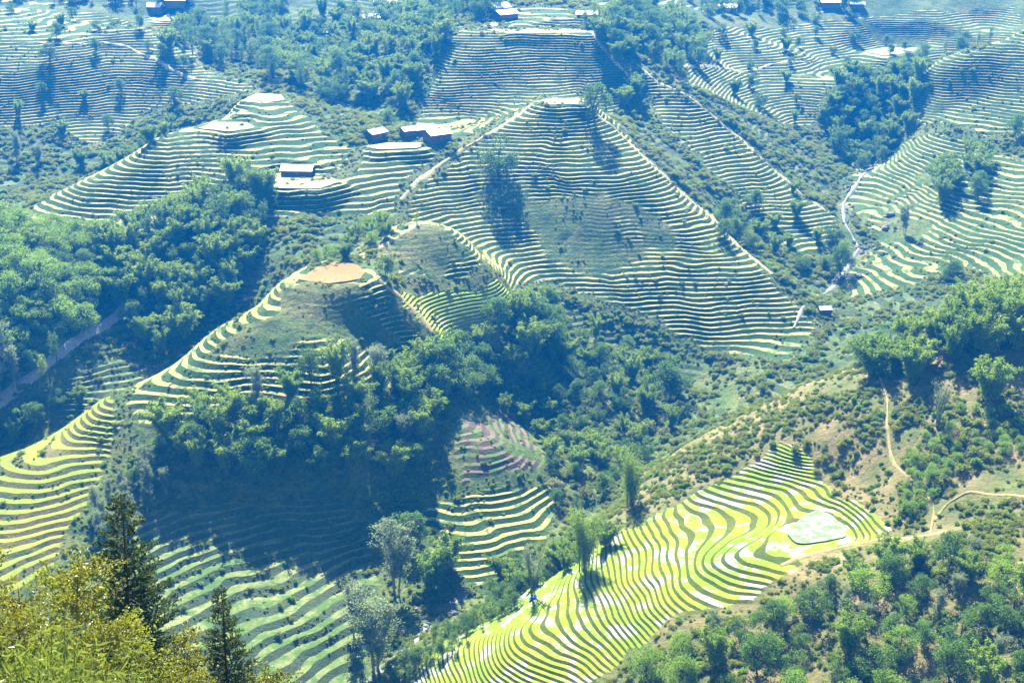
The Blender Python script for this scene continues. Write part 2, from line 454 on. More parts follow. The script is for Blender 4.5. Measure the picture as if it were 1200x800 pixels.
# ------------------------------------------------------------------ terrain mesh: base triangles cut along every terrace edge
NR, NC = H.shape
idx = np.arange(NR * NC).reshape(NR, NC)
a = idx[:-1, :-1].ravel(); b = idx[:-1, 1:].ravel(); c = idx[1:, 1:].ravel(); d = idx[1:, :-1].ravel()
TRI = np.concatenate([np.stack([a, b, c], 1), np.stack([a, c, d], 1)])
QUAD = np.concatenate([np.arange(len(a))] * 2)
vx, vy, vh = GX.ravel(), GYY.ravel(), (H + rough).ravel()
vt, vm, vs, vf, vz = T.ravel(), M.ravel(), STEP.ravel(), FRAC.ravel(), ZID.ravel()
tm = vm[TRI].max(1) > 0.02
plainT = TRI[~tm]; plainQ = QUAD[~tm]
cutT = TRI[tm]; cutQ = QUAD[tm]
# zone, step and tread share of a cut triangle come from its strongest corner
kk = vm[cutT].argmax(1); strong = cutT[np.arange(len(cutT)), kk]
czone = vz[strong]; cstep = vs[strong]; cfr = vf[strong]
order = np.argsort(vt[cutT], axis=1)
cutT = np.take_along_axis(cutT, order, 1)
t0, t1, t2 = (vt[cutT[:, q]] for q in range(3))

def band_of(t, fr):
    k = np.floor(t)
    return (2 * k + ((t - k) >= fr)).astype(int)
b0 = band_of(t0, cfr); b2 = band_of(t2, cfr)
V5 = []; 
attrs = np.stack([vx, vy, vh, vt, vm], 1)
P0, P1, P2 = attrs[cutT[:, 0]], attrs[cutT[:, 1]], attrs[cutT[:, 2]]
outV, outBand, outTri = [], [], []
for n in range(int((b2 - b0).max()) + 1):
    sel = np.nonzero(b0 + n <= b2)[0]
    if not len(sel): break
    bd = b0[sel] + n; k = bd // 2; up = bd % 2 == 1; fr = cfr[sel]
    lo = np.where(up, k + fr, k); hi = np.where(up, k + 1, k + fr)
    T0, T1, T2 = t0[sel], t1[sel], t2[sel]
    L = np.maximum(lo, T0); Hh = np.minimum(hi, T2)
    p0, p1, p2 = P0[sel], P1[sel], P2[sel]
    def on02(t):
        w = ((t - T0) / np.maximum(T2 - T0, 1e-9))[:, None]
        return p0 * (1 - w) + p2 * w
    def chain(t):
        w1 = np.clip((t - T0) / np.maximum(T1 - T0, 1e-9), 0, 1)[:, None]
        w2 = np.clip((t - T1) / np.maximum(T2 - T1, 1e-9), 0, 1)[:, None]
        return np.where((t <= T1)[:, None], p0 * (1 - w1) + p1 * w1, p1 * (1 - w2) + p2 * w2)
    A, B, C, D = on02(L), on02(Hh), chain(L), chain(Hh)
    E = np.where((T1 <= L)[:, None], C, np.where((T1 >= Hh)[:, None], D, p1))
    outV.append(np.stack([A, C, E, A, E, D, A, D, B], 1).reshape(-1, 5))
    outBand.append(np.repeat(bd, 3)); outTri.append(np.repeat(sel, 3))
VV = np.concatenate(outV); BAND = np.concatenate(outBand); SRC = np.concatenate(outTri)
# heights: the step function is continuous, so the cut pieces meet exactly
srcv = np.repeat(SRC, 3); fr = cfr[srcv]; st = cstep[srcv]; bdv = np.repeat(BAND, 3)
kf = bdv // 2; xx = VV[:, 3] - kf
step_t = kf + np.where(bdv % 2 == 0, 0.06 * xx / fr, 0.06 + 0.94 * (xx - fr) / (1 - fr))
zz = VV[:, 2] + VV[:, 4] * st * (step_t - VV[:, 3] + .3)
XYZ = np.stack([VV[:, 0], VV[:, 1], zz], 1)
tri3 = XYZ.reshape(-1, 3, 3)
e1 = tri3[:, 1] - tri3[:, 0]; e2 = tri3[:, 2] - tri3[:, 0]
nz = e1[:, 0] * e2[:, 1] - e1[:, 1] * e2[:, 0]
ar = np.linalg.norm(np.cross(e1, e2), axis=1)
keep = ar > 2e-4
flip = nz < 0
tri3[flip] = tri3[flip][:, [0, 2, 1]]
tri3 = tri3[keep]; BAND = BAND[keep]; SRC = SRC[keep]
TZONE = czone[SRC]; TQ = cutQ[SRC]
LEVEL = BAND // 2 + (BAND % 2)     # a bank belongs to the terrace it holds up
TM = VV[:, 4].reshape(-1, 3)[keep].mean(1)

def dryness(x, y):
    n = fbm(x, y, 18, 131, 3)
    near_spur = np.clip((425 - y) / 25, 0, 1) * np.clip((x - 12 - (y - 290) * .12) / 25, 0, 1)
    return np.clip(near_spur * (.75 + .6 * n) + .25 * np.clip(n, 0, 1), 0, 1)

def mesh_obj(name, tris, mats, mi, smooth=False, parent=None):
    q = np.round(tris.reshape(-1, 3) * 500).astype(np.int64)
    key = (q[:, 0] + 2000000) * 4000000 * 2000000 // 1 if False else None
    _, first, inv = np.unique(q, axis=0, return_index=True, return_inverse=True) if len(q) < 3000 else uniq(q)
    v = tris.reshape(-1, 3)[first]; f = inv.reshape(-1, 3)
    ok = (f[:, 0] != f[:, 1]) & (f[:, 1] != f[:, 2]) & (f[:, 0] != f[:, 2])
    f = f[ok]; mi = mi[ok] if isinstance(mi, np.ndarray) else mi
    me = bpy.data.meshes.new(name)
    me.vertices.add(len(v)); me.vertices.foreach_set('co', v.astype(np.float32).ravel())
    me.loops.add(f.size); me.loops.foreach_set('vertex_index', f.astype(np.int32).ravel())
    me.polygons.add(len(f)); me.polygons.foreach_set('loop_start', np.arange(0, f.size, 3, dtype=np.int32))
    for m in mats: me.materials.append(m)
    if isinstance(mi, np.ndarray): me.polygons.foreach_set('material_index', mi.astype(np.int32))
    me.polygons.foreach_set('use_smooth', np.full(len(f), smooth))
    da = me.attributes.new('dry', 'FLOAT', 'POINT')
    da.data.foreach_set('value', dryness(v[:, 0], v[:, 1]).astype(np.float32))
    me.update(); me.validate()
    o = bpy.data.objects.new(name, me); COL.objects.link(o)
    if parent: o.parent = parent
    return o

def uniq(q):
    h = (q[:, 0] + 1000000) * 1000003 * 7919 + (q[:, 1] + 1000000) * 7919 + q[:, 2]
    _, first, inv = np.unique(h, return_index=True, return_inverse=True)
    return _, first, inv

ptri = np.stack([vx, vy, Z.ravel()], 1)[plainT]
# hills: the named parts of the valley side; every terrace wider than a few metres is a part of its hill
HILL_LABEL = {'hill_c': 'great pyramid-shaped hill ringed with thin terraces', 'hill_d': 'highest terraced ridge behind the great pyramid hill', 'hill_d_top': 'terraced shelf above the highest ridge by two houses', 'hill_e': 'long terraced ridge descending right of the great hill to the stream', 'hill_n': 'terraced plateau under the lone hut and clustered houses', 'hill_h': 'long whale-backed ridge with sweeping terraces behind the ravine forest', 'hill_a': 'terraced hill topped by the brown field', 'hill_b': 'small rounded knob between brown field and great hill', 'green_b': 'steps of small bright green paddies beside the knob', 'bowl': 'shaded terraced bowl behind the foreground conifers', 'bowl_right': 'small stack of terraces beside the stream under purple soil', 'spur_left': 'spur of yellow grass terraces left of the grove', 'ravine': 'few shaded terraces beside the ravine road', 'hill_j': 'far left hillside of fine terraces', 'knob_j': 'small far terraced knob below two pale houses', 'hill_l': 'far right hillside of fine terraces above the side valley', 'hill_l_top': 'terraced slope under the topmost far right terraces', 'hill_f': 'terraced hill shoulder on the right with a row of trees', 'hill_f_low': 'lower terraced slopes on the right above the stream', 'far_left': 'topmost terraces on the far left slope', 'far_right': 'topmost terraces on the far right slope', 'purple': 'bare purple-brown soil terraces above the small stack of terraces', 'paddy': 'fan of flooded and green paddies on the near spur'}
terrain = mesh_obj('terrain', ptri, [MAT['scrub']], 0, smooth=True)
tag(terrain, 'scrubby green and brown valley sides between the terraced hills', 'terrain', kind='structure')
nterr = 0
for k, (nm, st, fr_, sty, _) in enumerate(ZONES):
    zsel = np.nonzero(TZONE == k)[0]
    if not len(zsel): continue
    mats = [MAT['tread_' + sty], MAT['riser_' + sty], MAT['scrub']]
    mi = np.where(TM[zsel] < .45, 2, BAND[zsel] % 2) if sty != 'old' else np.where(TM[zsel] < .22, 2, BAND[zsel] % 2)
    if sty == 'old':
        o_ = mesh_obj('slope', tri3[zsel], mats, mi, smooth=False)
        tag(o_, 'overgrown slope with faint old banks between the terraced hills', 'slope', kind='structure'); continue
    lev = LEVEL[zsel]; rest = np.ones(len(zsel), bool)
    groups = []
    for L in np.unique(lev):
        g = np.nonzero((lev == L) & (TM[zsel] > .3))[0]
        if not len(g): continue
        cells = TQ[zsel[g]]; uc = set(cells.tolist()); comp = {}; cid = 0; w = NC - 1
        for s in uc:
            if s in comp: continue
            comp[s] = cid; stack = [s]
            while stack:
                q = stack.pop()
                for nb in (q - 1, q + 1, q - w, q + w, q - w - 1, q - w + 1, q + w - 1, q + w + 1):
                    if nb in uc and nb not in comp: comp[nb] = cid; stack.append(nb)
            cid += 1
        cc = np.array([comp[s] for s in cells.tolist()])
        for ci in range(cid):
            gg = g[cc == ci]
            if len(gg) > 60: groups.append(gg)
    groups.sort(key=len, reverse=True)
    groups = groups[:280]
    for gg in groups: rest[gg] = False
    hill = mesh_obj('hill', tri3[zsel[rest]], mats, mi[rest])
    tag(hill, HILL_LABEL.get(nm, 'terraced hill'), 'hill', kind='structure')
    for gg in groups:
        mesh_obj('terrace', tri3[zsel[gg]], mats, mi[gg], parent=hill); nterr += 1
print('lowest', Z.min(), 'highest', Z.max())
print('terraces', nterr, 'triangles', len(tri3) + len(ptri))
# ------------------------------------------------------------------ plants
def leaf_mat(name, ca, cb, trans=.45, tcol=None, rough=.55, hue_var=.5):
    m, nt, b = new_mat(name)
    oi = nt.nodes.new('ShaderNodeObjectInfo')
    tn = tex(nt, .55, 3, .6)
    ad = nt.nodes.new('ShaderNodeMath'); ad.operation = 'MULTIPLY_ADD'
    nt.links.new(oi.outputs['Random'], ad.inputs[0]); ad.inputs[1].default_value = hue_var; 
    sb = nt.nodes.new('ShaderNodeMath'); sb.operation = 'SUBTRACT'; nt.links.new(tn, sb.inputs[0]); sb.inputs[1].default_value = hue_var * .5
    nt.links.new(sb.outputs[0], ad.inputs[2])
    col = ramp(nt, ad.outputs[0], [(.2, ca), (.8, cb)])
    nt.links.new(col, b.inputs['Base Color'])
    b.inputs['Roughness'].default_value = rough
    b.inputs['Specular IOR Level'].default_value = .15
    tr = nt.nodes.new('ShaderNodeBsdfTranslucent')
    if tcol:
        tc = mixc(nt, .6, col, tcol); nt.links.new(tc, tr.inputs[0])
    else:
        nt.links.new(col, tr.inputs[0])
    ms = nt.nodes.new('ShaderNodeMixShader'); ms.inputs[0].default_value = trans
    nt.links.new(b.outputs[0], ms.inputs[1]); nt.links.new(tr.outputs[0], ms.inputs[2])
    nt.links.new(ms.outputs[0], nt.nodes['Material Output'].inputs['Surface'])
    return m

MAT['bamboo_leaf'] = leaf_mat('bamboo_leaf', (0.064, 0.152, 0.008), (0.208, 0.304, 0.02), .38, (0.32, 0.432, 0.016))
MAT['dark_leaf'] = leaf_mat('dark_broad_leaf', (0.028, 0.08, 0.0096), (0.096, 0.184, 0.02), .32, (0.192, 0.336, 0.024))
MAT['bright_leaf'] = leaf_mat('bright_broad_leaf', (0.072, 0.168, 0.0096), (0.176, 0.304, 0.02), .38, (0.304, 0.448, 0.024))
MAT['pale_leaf'] = leaf_mat('pale_grey_leaf', (0.104, 0.16, 0.064), (0.192, 0.24, 0.12), .4, (0.288, 0.352, 0.16), .4)
MAT['shrub_leaf'] = leaf_mat('shrub_leaf', (0.072, 0.136, 0.0064), (0.208, 0.256, 0.016), .36, (0.336, 0.36, 0.016))
MAT['dry_leaf'] = leaf_mat('dry_brush_leaf', (0.16, 0.168, 0.04), (0.256, 0.248, 0.072), .35)
MAT['conifer_leaf'] = leaf_mat('conifer_needle', (.018, .04, .008), (.045, .075, .012), .25, (.08, .14, .02))
MAT['golden_leaf'] = leaf_mat('golden_green_leaf', (.035, .065, .004), (.17, .17, .01), .30, (.33, .35, .015), .4)
MAT['cane_leaf'] = leaf_mat('cane_grass_leaf', (.045, .10, .008), (.15, .19, .03), .3, (.28, .34, .05), .3)
MAT['bark'] = ground_mat('brown_bark', [(.3, (.06, .045, .03)), (.7, (.12, .09, .06))], GRAIN, None, .6, 6, dist=.05)
MAT['pale_bark'] = ground_mat('pale_grey_bark', [(.3, (.22, .20, .16)), (.7, (.34, .31, .26))], GRAIN, None, .4, 6, dist=.05)
MAT['culm'] = ground_mat('green_bamboo_culm', [(.3, (.10, .13, .04)), (.7, (.22, .22, .09))], GRAIN, None, .2, 6, dist=.03)

def unit(v):
    return v / np.maximum(np.linalg.norm(v, axis=-1, keepdims=True), 1e-9)

class Geo:
    def __init__(s): s.v = []; s.f = []; s.n = 0
    def add(s, v, f):
        s.v.append(v); s.f.append(np.asarray(f) + s.n); s.n += len(v)
    def leaves(s, c, d, L, W, r):
        c = np.asarray(c); n = len(c)
        d = unit(d); sd = unit(np.cross(d, r.normal(size=(n, 3))))
        L = np.broadcast_to(L, n)[:, None]; W = np.broadcast_to(W, n)[:, None]
        nn = np.cross(d, sd) * L * .12
        v = np.stack([c - d * L * .5, c + sd * W * .5 - d * L * .08 + nn, c + d * L * .5, c - sd * W * .5 - d * L * .08 + nn], 1).reshape(-1, 3)
        s.add(v, np.arange(4 * n).reshape(-1, 4))
    def tube(s, pts, rad, k=5):
        pts = np.asarray(pts, float); m = len(pts); rad = np.broadcast_to(rad, m)
        d = unit(np.gradient(pts, axis=0)); up = np.tile([0.31, 0.95, 0.05], (m, 1))
        a = unit(np.cross(d, up)); b = np.cross(d, a)
        th = np.arange(k) * 2 * math.pi / k
        v = pts[:, None] + rad[:, None, None] * (a[:, None] * np.cos(th)[None, :, None] + b[:, None] * np.sin(th)[None, :, None])
        f = [(i * k + j, i * k + (j + 1) % k, (i + 1) * k + (j + 1) % k, (i + 1) * k + j) for i in range(m - 1) for j in range(k)]
        s.add(v.reshape(-1, 3), f)
    def mesh(s, name, mat, smooth=False):
        v = np.concatenate(s.v); f = np.concatenate(s.f)
        me = bpy.data.meshes.new(name)
        me.vertices.add(len(v)); me.vertices.foreach_set('co', v.astype(np.float32).ravel())
        me.loops.add(f.size); me.loops.foreach_set('vertex_index', f.astype(np.int32).ravel())
        me.polygons.add(len(f)); me.polygons.foreach_set('loop_start', np.arange(0, f.size, 4, dtype=np.int32))
        me.polygons.foreach_set('use_smooth', np.full(len(f), smooth))
        me.materials.append(mat); me.update()
        return me

def make_bamboo(seed, Ht=11.0, n=22, lean=.42, lw=(.85, .26), mat='bamboo_leaf'):
    r = np.random.default_rng(seed); st, cr = Geo(), Geo()
    for q in range(n):
        az = r.uniform(0, 2 * math.pi); o = np.array([math.cos(az), math.sin(az), 0])
        base = o * r.uniform(0, 1.0); h = Ht * r.uniform(.62, 1.0); le = lean * r.uniform(.25, 1.15)
        t = np.linspace(0, 1, 9)[:, None]
        P = base + o * (le * h * t ** 2.3) + np.array([0, 0, 1.0]) * h * (t - .34 * le * t ** 4) 
        P[0, 2] -= .8
        st.tube(P, np.linspace(.055, .015, 9), 4)
        ts = np.linspace(.22, 1.0, 17)
        for tt in ts:
            c0 = base + o * (le * h * tt ** 2.3) + np.array([0, 0, 1.0]) * h * (tt - .34 * le * tt ** 4)
            m = 11 if tt > .35 else 6
            ba = r.normal(size=(m, 3)) * [1, 1, .45] + o * .5; ba = unit(ba)
            ln = r.uniform(.25, 1.25, m)[:, None] * (1.25 - .55 * tt)
            c = c0 + ba * ln + np.array([0, 0, -1]) * ln * .25
            cr.leaves(c, ba + np.array([0, 0, -.45]) + r.normal(size=(m, 3)) * .35, r.uniform(.7, 1.2, m) * lw[0], lw[1], r)
    return [('stem_cluster', st.mesh('stem_cluster', MAT['culm'])), ('crown', cr.mesh('crown', MAT[mat]))]

def make_broad(seed, Ht=10.0, R=3.6, lumps=24, per=130, ls=.46, mat='dark_leaf', bark='bark', zc=.55, zr=.5):
    r = np.random.default_rng(seed); st, cr = Geo(), Geo()
    top = Ht * .6
    lean = r.normal(size=2) * .35
    tp = np.array([[0, 0, -.8], [lean[0] * .3, lean[1] * .3, top * .35], [lean[0], lean[1], top * .7], [lean[0] * 1.2, lean[1] * 1.3, Ht * .85]])
    st.tube(tp, [.24 * Ht / 10, .19 * Ht / 10, .13 * Ht / 10, .04], 6)
    for q in range(lumps):
        d = unit(r.normal(size=3)); rad = r.uniform(.35, 1) ** .5
        c = np.array([d[0] * R * rad, d[1] * R * rad, Ht * (zc + zr * .85 * d[2] * rad)])
        lr = R * r.uniform(.28, .50)
        s = tp[1] * (1 - .5) + tp[2] * .5
        st.tube([s, (s + c) * .5 + [0, 0, .3], c], [.09 * Ht / 10, .06 * Ht / 10, .02], 4)
        m = int(per * r.uniform(.7, 1.3))
        dd = unit(r.normal(size=(m, 3)) + [0, 0, .25])
        cc = c + dd * lr * r.uniform(.55, 1.12, m)[:, None] * [1, 1, .8]
        cr.leaves(cc, dd * .6 + r.normal(size=(m, 3)) * .8, r.uniform(.7, 1.4, m) * ls, ls * .62, r)
    return [('trunk', st.mesh('trunk', MAT[bark], True)), ('crown', cr.mesh('crown', MAT[mat]))]

def make_tall(seed, Ht=13.0, stems=6, per=900, mat='pale_leaf', bark='pale_bark', spread=.20, ls=.36, low=.22, wd=1.35):
    r = np.random.default_rng(seed); st, cr = Geo(), Geo()
    for q in range(stems):
        az = r.uniform(0, 2 * math.pi); o = np.array([math.cos(az), math.sin(az), 0]); h = Ht * r.uniform(.7, 1); le = spread * r.uniform(.2, 1.2)
        t = np.linspace(0, 1, 7)[:, None]
        P = o * (.25 + le * h * t ** 1.4) + np.array([0, 0, 1.0]) * h * t + r.normal(size=(7, 3)) * .06; P[0, 2] = -.8
        st.tube(P, np.linspace(.11, .02, 7), 5)
        for b in range(26):
            tt = r.uniform(low, 1.0) ** .9
            c0 = o * (.25 + le * h * tt ** 1.4) + np.array([0, 0, 1.0]) * h * tt
            ba = unit(r.normal(size=3) * [1, 1, .3] + [0, 0, .8]); ln = r.uniform(.4, 1.5) * wd * (1.3 - .7 * abs(tt - .6))
            st.tube([c0, c0 + ba * ln], [.025, .008], 3)
            m = per // 26
            cc = c0 + ba * ln * r.uniform(.4, 1.15, m)[:, None] + r.normal(size=(m, 3)) * .26
            cr.leaves(cc, ba + r.normal(size=(m, 3)) * .7, r.uniform(.7, 1.3, m) * ls, ls * .55, r)
    return [('trunk', st.mesh('trunk', MAT[bark], True)), ('crown', cr.mesh('crown', MAT[mat]))]

def make_shrub(seed, R=1.0, lumps=9, per=46, ls=.30, mat='shrub_leaf'):
    r = np.random.default_rng(seed); st, cr = Geo(), Geo()
    for q in range(lumps):
        az = r.uniform(0, 6.28); rad = r.uniform(0, .75) * R
        c = np.array([math.cos(az) * rad, math.sin(az) * rad, R * r.uniform(.3, .95)])
        st.tube([[0, 0, -.4], c * [.4, .4, .5], c], [.05, .03, .01], 3)
        m = per; dd = unit(r.normal(size=(m, 3)) + [0, 0, .35])
        cc = c + dd * R * r.uniform(.2, .5, m)[:, None]
        cc[:, 2] = np.maximum(cc[:, 2], .02)
        cr.leaves(cc, dd * .7 + r.normal(size=(m, 3)) * .6, r.uniform(.7, 1.4, m) * ls, ls * .55, r)
    return [('stem', st.mesh('stem', MAT['bark'])), ('crown', cr.mesh('crown', MAT[mat]))]

PROTO = {
 'bamboo': [make_bamboo(1), make_bamboo(2, 10, 26, .55), make_bamboo(3, 12, 18, .36), make_bamboo(4, 9, 30, .5)],
 'dark': [make_broad(11, 10, 4.4), make_broad(12, 9, 4.0, 22), make_broad(13, 11, 4.2, 26)],
 'bright': [make_broad(21, 10, 4.3, 26, 120, .45, 'bright_leaf'), make_broad(22, 9, 4.3, 24, 120, .45, 'bright_leaf')],
 'pale': [make_tall(31), make_tall(32, 12, 4), make_tall(33, 11, 8, 700, spread=.26)],
 'slim': [make_tall(41, 13, 3, 520, 'dark_leaf', 'bark', .1, .36, .25), make_tall(42, 12, 2, 620, 'bamboo_leaf', 'bark', .1, .36, .2)],
 'poles': [make_bamboo(51, 13, 26, .2, (.45, .14)), make_tall(52, 12, 12, 90, 'pale_leaf', 'culm', .16, .3, .45, .7)],
 'shrub': [make_shrub(61), make_shrub(62, 1.0, 7), make_shrub(63, 1.0, 12, 40, .26), make_shrub(64, 1.0, 9, 46, .3, 'bright_leaf')],
 'dry_bush': [make_shrub(71, 1.0, 10, 40, .26, 'dry_leaf')],
}
NAME = {'bamboo': 'bamboo_clump', 'dark': 'broadleaf_tree', 'bright': 'light_green_tree', 'bush': 'bush', 'pale': 'pale_tree', 'slim': 'slender_tree', 'poles': 'bamboo_clump', 'shrub': 'shrub', 'dry_bush': 'dry_bush'}
CATG = {'bush': 'bush', 'bamboo': 'bamboo', 'dark': 'tree', 'bright': 'tree', 'pale': 'tree', 'slim': 'tree', 'poles': 'bamboo', 'shrub': 'shrub', 'dry_bush': 'bush'}
NOMH = {'bush': 10.0, 'bamboo': 10.0, 'dark': 10.0, 'bright': 10.0, 'pale': 12.0, 'slim': 12.5, 'poles': 12.5, 'shrub': 1.3, 'dry_bush': 1.3}
PROTO['bush'] = PROTO['bright']
prnd = random.Random(5)
count = {}
_LT = np.linspace(0, 1, 160)[1:-2]
def in_view(x, y, z, h):
    """is any of a plant of height h at this foot inside the frame and not wholly behind a hill"""
    u, v = project(x, y, z); ut, vt_ = project(x, y, z + h)
    if not (-40 < u < 1240 and vt_ < 825 and v > -20): return False
    px_, py_ = x * _LT, y * _LT
    g = sample(HR, px_, py_)
    return bool(np.all(g[py_ > 250] < ((z + h) * _LT)[py_ > 250] + .3))
def plant(kind, x, y, h, label, group=None, z=None, var=None, name=None):
    P = PROTO[kind]; parts = P[var % len(P)] if var is not None else prnd.choice(P)
    e = bpy.data.objects.new(name or NAME[kind], None); COL.objects.link(e)
    s = h / NOMH[kind]
    e.location = (x, y, float(ground(x, y)[0]) - .1 if z is None else z)
    e.rotation_euler = (prnd.uniform(-.05, .05), prnd.uniform(-.05, .05), prnd.uniform(0, 6.28))
    e.scale = (s * prnd.uniform(.88, 1.12), s * prnd.uniform(.88, 1.12), s)
    e.empty_display_size = .5
    tag(e, label, CATG[kind], group)
    for nm, me in parts:
        o = bpy.data.objects.new(nm, me); COL.objects.link(o); o.parent = e
    count[kind] = count.get(kind, 0) + 1
    return e

def at(kind, u, v, h, label, group=None, var=None):
    """one plant whose foot shows at pixel (u, v)"""
    x, y = hit(u, v)
    return plant(kind, x, y, h, label, group, var=var)

GAPK, HK = 1.22, 1.15
def fill(poly, gap, mix, label, group, hk=1.0, nmax=400, holes=()):
    """plants spread over a patch of ground: mix = {kind: (share, low height, high height)}"""
    pg = plan(poly); lo = pg.min(0); hi = pg.max(0)
    hp = [plan(q) for q in holes]
    kinds = list(mix); w = [mix[k][0] for k in kinds]; placed = np.zeros((0, 2))
    r_ = np.random.default_rng(int(abs(pg.sum() * 10)) % 99991)
    cand = r_.uniform(lo, hi, size=(6000, 2))
    ok = sdist(pg, cand[:, 0], cand[:, 1]) > 0
    for q in hp: ok &= sdist(q, cand[:, 0], cand[:, 1]) < 0
    cand = cand[ok]; gz = ground(cand[:, 0], cand[:, 1])
    for (x, y), z in zip(cand, gz):
        if len(placed) and ((placed - (x, y)) ** 2).sum(1).min() < (gap * GAPK * prnd.uniform(.75, 1.35)) ** 2: continue
        placed = np.vstack([placed, (x, y)])
        k = prnd.choices(kinds, w)[0]
        hh = prnd.uniform(mix[k][1], mix[k][2]) * hk * HK
        if not in_view(x, y, z, hh): continue
        plant(k, float(x), float(y), hh, label[k] if isinstance(label, dict) else label, group, z=float(z) - .1)
        if len(placed) >= nmax: break
    return len(placed)

BB, DK, BR, PL, SL = 'bamboo', 'dark', 'bright', 'pale', 'slim'
def lab(txt, kinds=('bamboo', 'dark', 'bright', 'pale', 'slim', 'poles', 'shrub', 'dry_bush', 'bush')):
    word = {'bamboo': 'feathery bamboo clump', 'dark': 'dark rounded broadleaf tree', 'bright': 'bright green broadleaf tree', 'pale': 'pale grey-green slender tree',
            'slim': 'slim upright green tree', 'poles': 'bare-stemmed bamboo clump', 'shrub': 'low green shrub', 'dry_bush': 'dry brown bush', 'bush': 'big bright green bush'}
    return {k: word[k] + ' ' + txt for k in kinds}

# left ravine
fill([(120,285),(235,235),(290,212),(325,245),(300,285),(290,330),(250,375),(190,420),(150,390),(120,340)], 6.2, {BB: (.8, 8, 13), SL: (.1, 9, 12), DK: (.1, 7, 10)}, lab('in the ravine forest below the long terraced ridge'), 'ravine forest beside the hill with the brown field', holes=[[(90,405),(150,375),(150,355),(110,375)]])
fill([(-60,270),(60,280),(120,290),(125,340),(100,390),(40,420),(-60,420)], 6.4, {BR: (.62, 8, 12), BB: (.2, 8, 11), DK: (.18, 8, 11)}, lab('in the bright wood on the slope above the road'), 'bright wood above the road')
fill([(-60,420),(40,420),(80,420),(50,450),(0,480),(-60,500)], 5.5, {PL: (.6, 11, 15), SL: (.25, 10, 13), DK: (.15, 7, 10)}, lab('beside the shaded road in the ravine'), 'trees beside the road in the ravine')
fill([(100,470),(60,495),(0,525),(-60,540),(-60,500),(30,490)], 5.0, {DK: (.6, 4, 7), BB: (.4, 5, 8)}, lab('in the gully just behind the yellow grass spur'), 'trees behind the yellow grass spur')
# front of hill A
fill([(180,520),(250,478),(330,470),(430,440),(505,430),(515,470),(500,540),(440,565),(330,570),(250,572),(190,560)], 5.6, {BB: (.72, 8, 12.5), DK: (.2, 8, 11), PL: (.08, 9, 12)}, lab('in the thick grove below the hill with the brown field'), 'grove below the hill with the brown field')
fill([(505,415),(560,395),(610,375),(640,360),(660,385),(645,420),(600,450),(545,470),(515,470)], 6.5, {BB: (.5, 8, 13), DK: (.5, 8, 12)}, lab('beside the small bright green paddies'), 'trees beside the small bright green paddies')
fill([(640,400),(700,390),(760,420),(800,440),(790,470),(720,490),(650,520),(590,490),(600,455)], 7.6, {BB: (.55, 6, 11), DK: (.45, 5, 9)}, lab('in the valley floor at the foot of the great terraced hill'), 'valley floor grove at the foot of the great hill')
fill([(640,520),(740,500),(790,500),(740,550),(690,600),(650,590)], 6.5, {BB: (.5, 5, 9), 'dry_bush': (.25, 2.5, 4), DK: (.25, 4, 7)}, lab('along the stream behind the flooded paddies'), 'streamside growth behind the flooded paddies')
fill([(110,600),(160,560),(190,560),(200,590),(150,620),(120,650)], 4.5, {PL: (.75, 6, 9), DK: (.25, 4, 6)}, lab('at the edge of the shaded terraced bowl'), 'pale trees at the edge of the shaded bowl')
# single trees of the middle distance
at(PL, 440, 785, 25, 'tall pale grey-green tree standing alone beside the stream gully', var=2)
at(PL, 415, 745, 17, 'pale grey-green tree leaning over the lowest shaded terraces', var=1)
at(PL, 465, 695, 21, 'pale leafy tree behind the tallest pale tree of the gully', var=0)
at(BB, 505, 690, 15, 'yellow-green bamboo clump arching beside the pale gully trees', var=1)
at(BB, 525, 665, 12, 'arching bamboo clump above the stream bend', var=3)
at(DK, 480, 640, 12, 'dark tree in shade behind the pale gully trees', var=1)
at('poles', 685, 668, 19, 'tall bamboo clump with bare stems at the left edge of the flooded paddies', var=0)
at('poles', 625, 700, 17, 'thin bare-stemmed bamboo clump where paddies meet the stream', var=1)
at('poles', 740, 590, 17, 'dry grey bamboo clump standing above the upper paddy edge', var=0)
at(DK, 583, 208, 17, 'dark round tree alone on the face of the great terraced hill', var=0)
at(DK, 697, 142, 15, 'dark blue-green tree at the right shoulder of the great hill', var=2)
at(DK, 452, 325, 7.5, 'small dark tree on the saddle beside the brown field', var=1)
at(BB, 710, 640, 8, 'low bamboo clump on the bank left of the flooded paddies', var=1)
fill([(455,800),(480,775),(560,725),(600,700),(605,712),(560,745),(500,785),(470,805)], 3.0, {SL: (.55, 4, 6.5), DK: (.45, 3.5, 5.5)}, lab('in the hedge along the foot of the paddies'), 'hedge along the foot of the paddies')
fill([(560,700),(600,665),(660,655),(680,640),(670,665),(620,692)], 4.6, {BB: (.5, 4, 8), DK: (.5, 3.5, 6)}, lab('on the bank between stream and paddies'), 'growth between stream and paddies')
# crest of the near spur
fill([(1005,430),(1100,395),(1220,360),(1230,420),(1180,420),(1100,425),(1040,440)], 5.6, {BB: (.78, 8, 13), DK: (.22, 7, 10)}, lab('in the bamboo row on the crest of the near spur'), 'bamboo row on the crest of the near spur')
at(BB, 1022, 440, 14, 'big dark bamboo clump at the end of the crest path', var=1)
at(BB, 1070, 445, 14, 'broad bamboo clump standing over its own wide shadow', var=3)
at(BB, 1160, 470, 15, 'big bamboo clump on open ground below the crest row', var=3)
at('poles', 1098, 500, 15, 'tall clump of bare grey bamboo poles on the scrubby spur', var=1)
fill([(1075,505),(1130,478),(1190,485),(1200,530),(1140,550),(1105,565),(1085,605),(1055,605),(1065,560)], 2.9, {'bush': (.7, 2.2, 3.8), 'shrub': (.3, 1.6, 2.6)}, lab('in the thick bright bushes beside the footpath on the spur'), 'bright bushes beside the spur footpath', nmax=90)
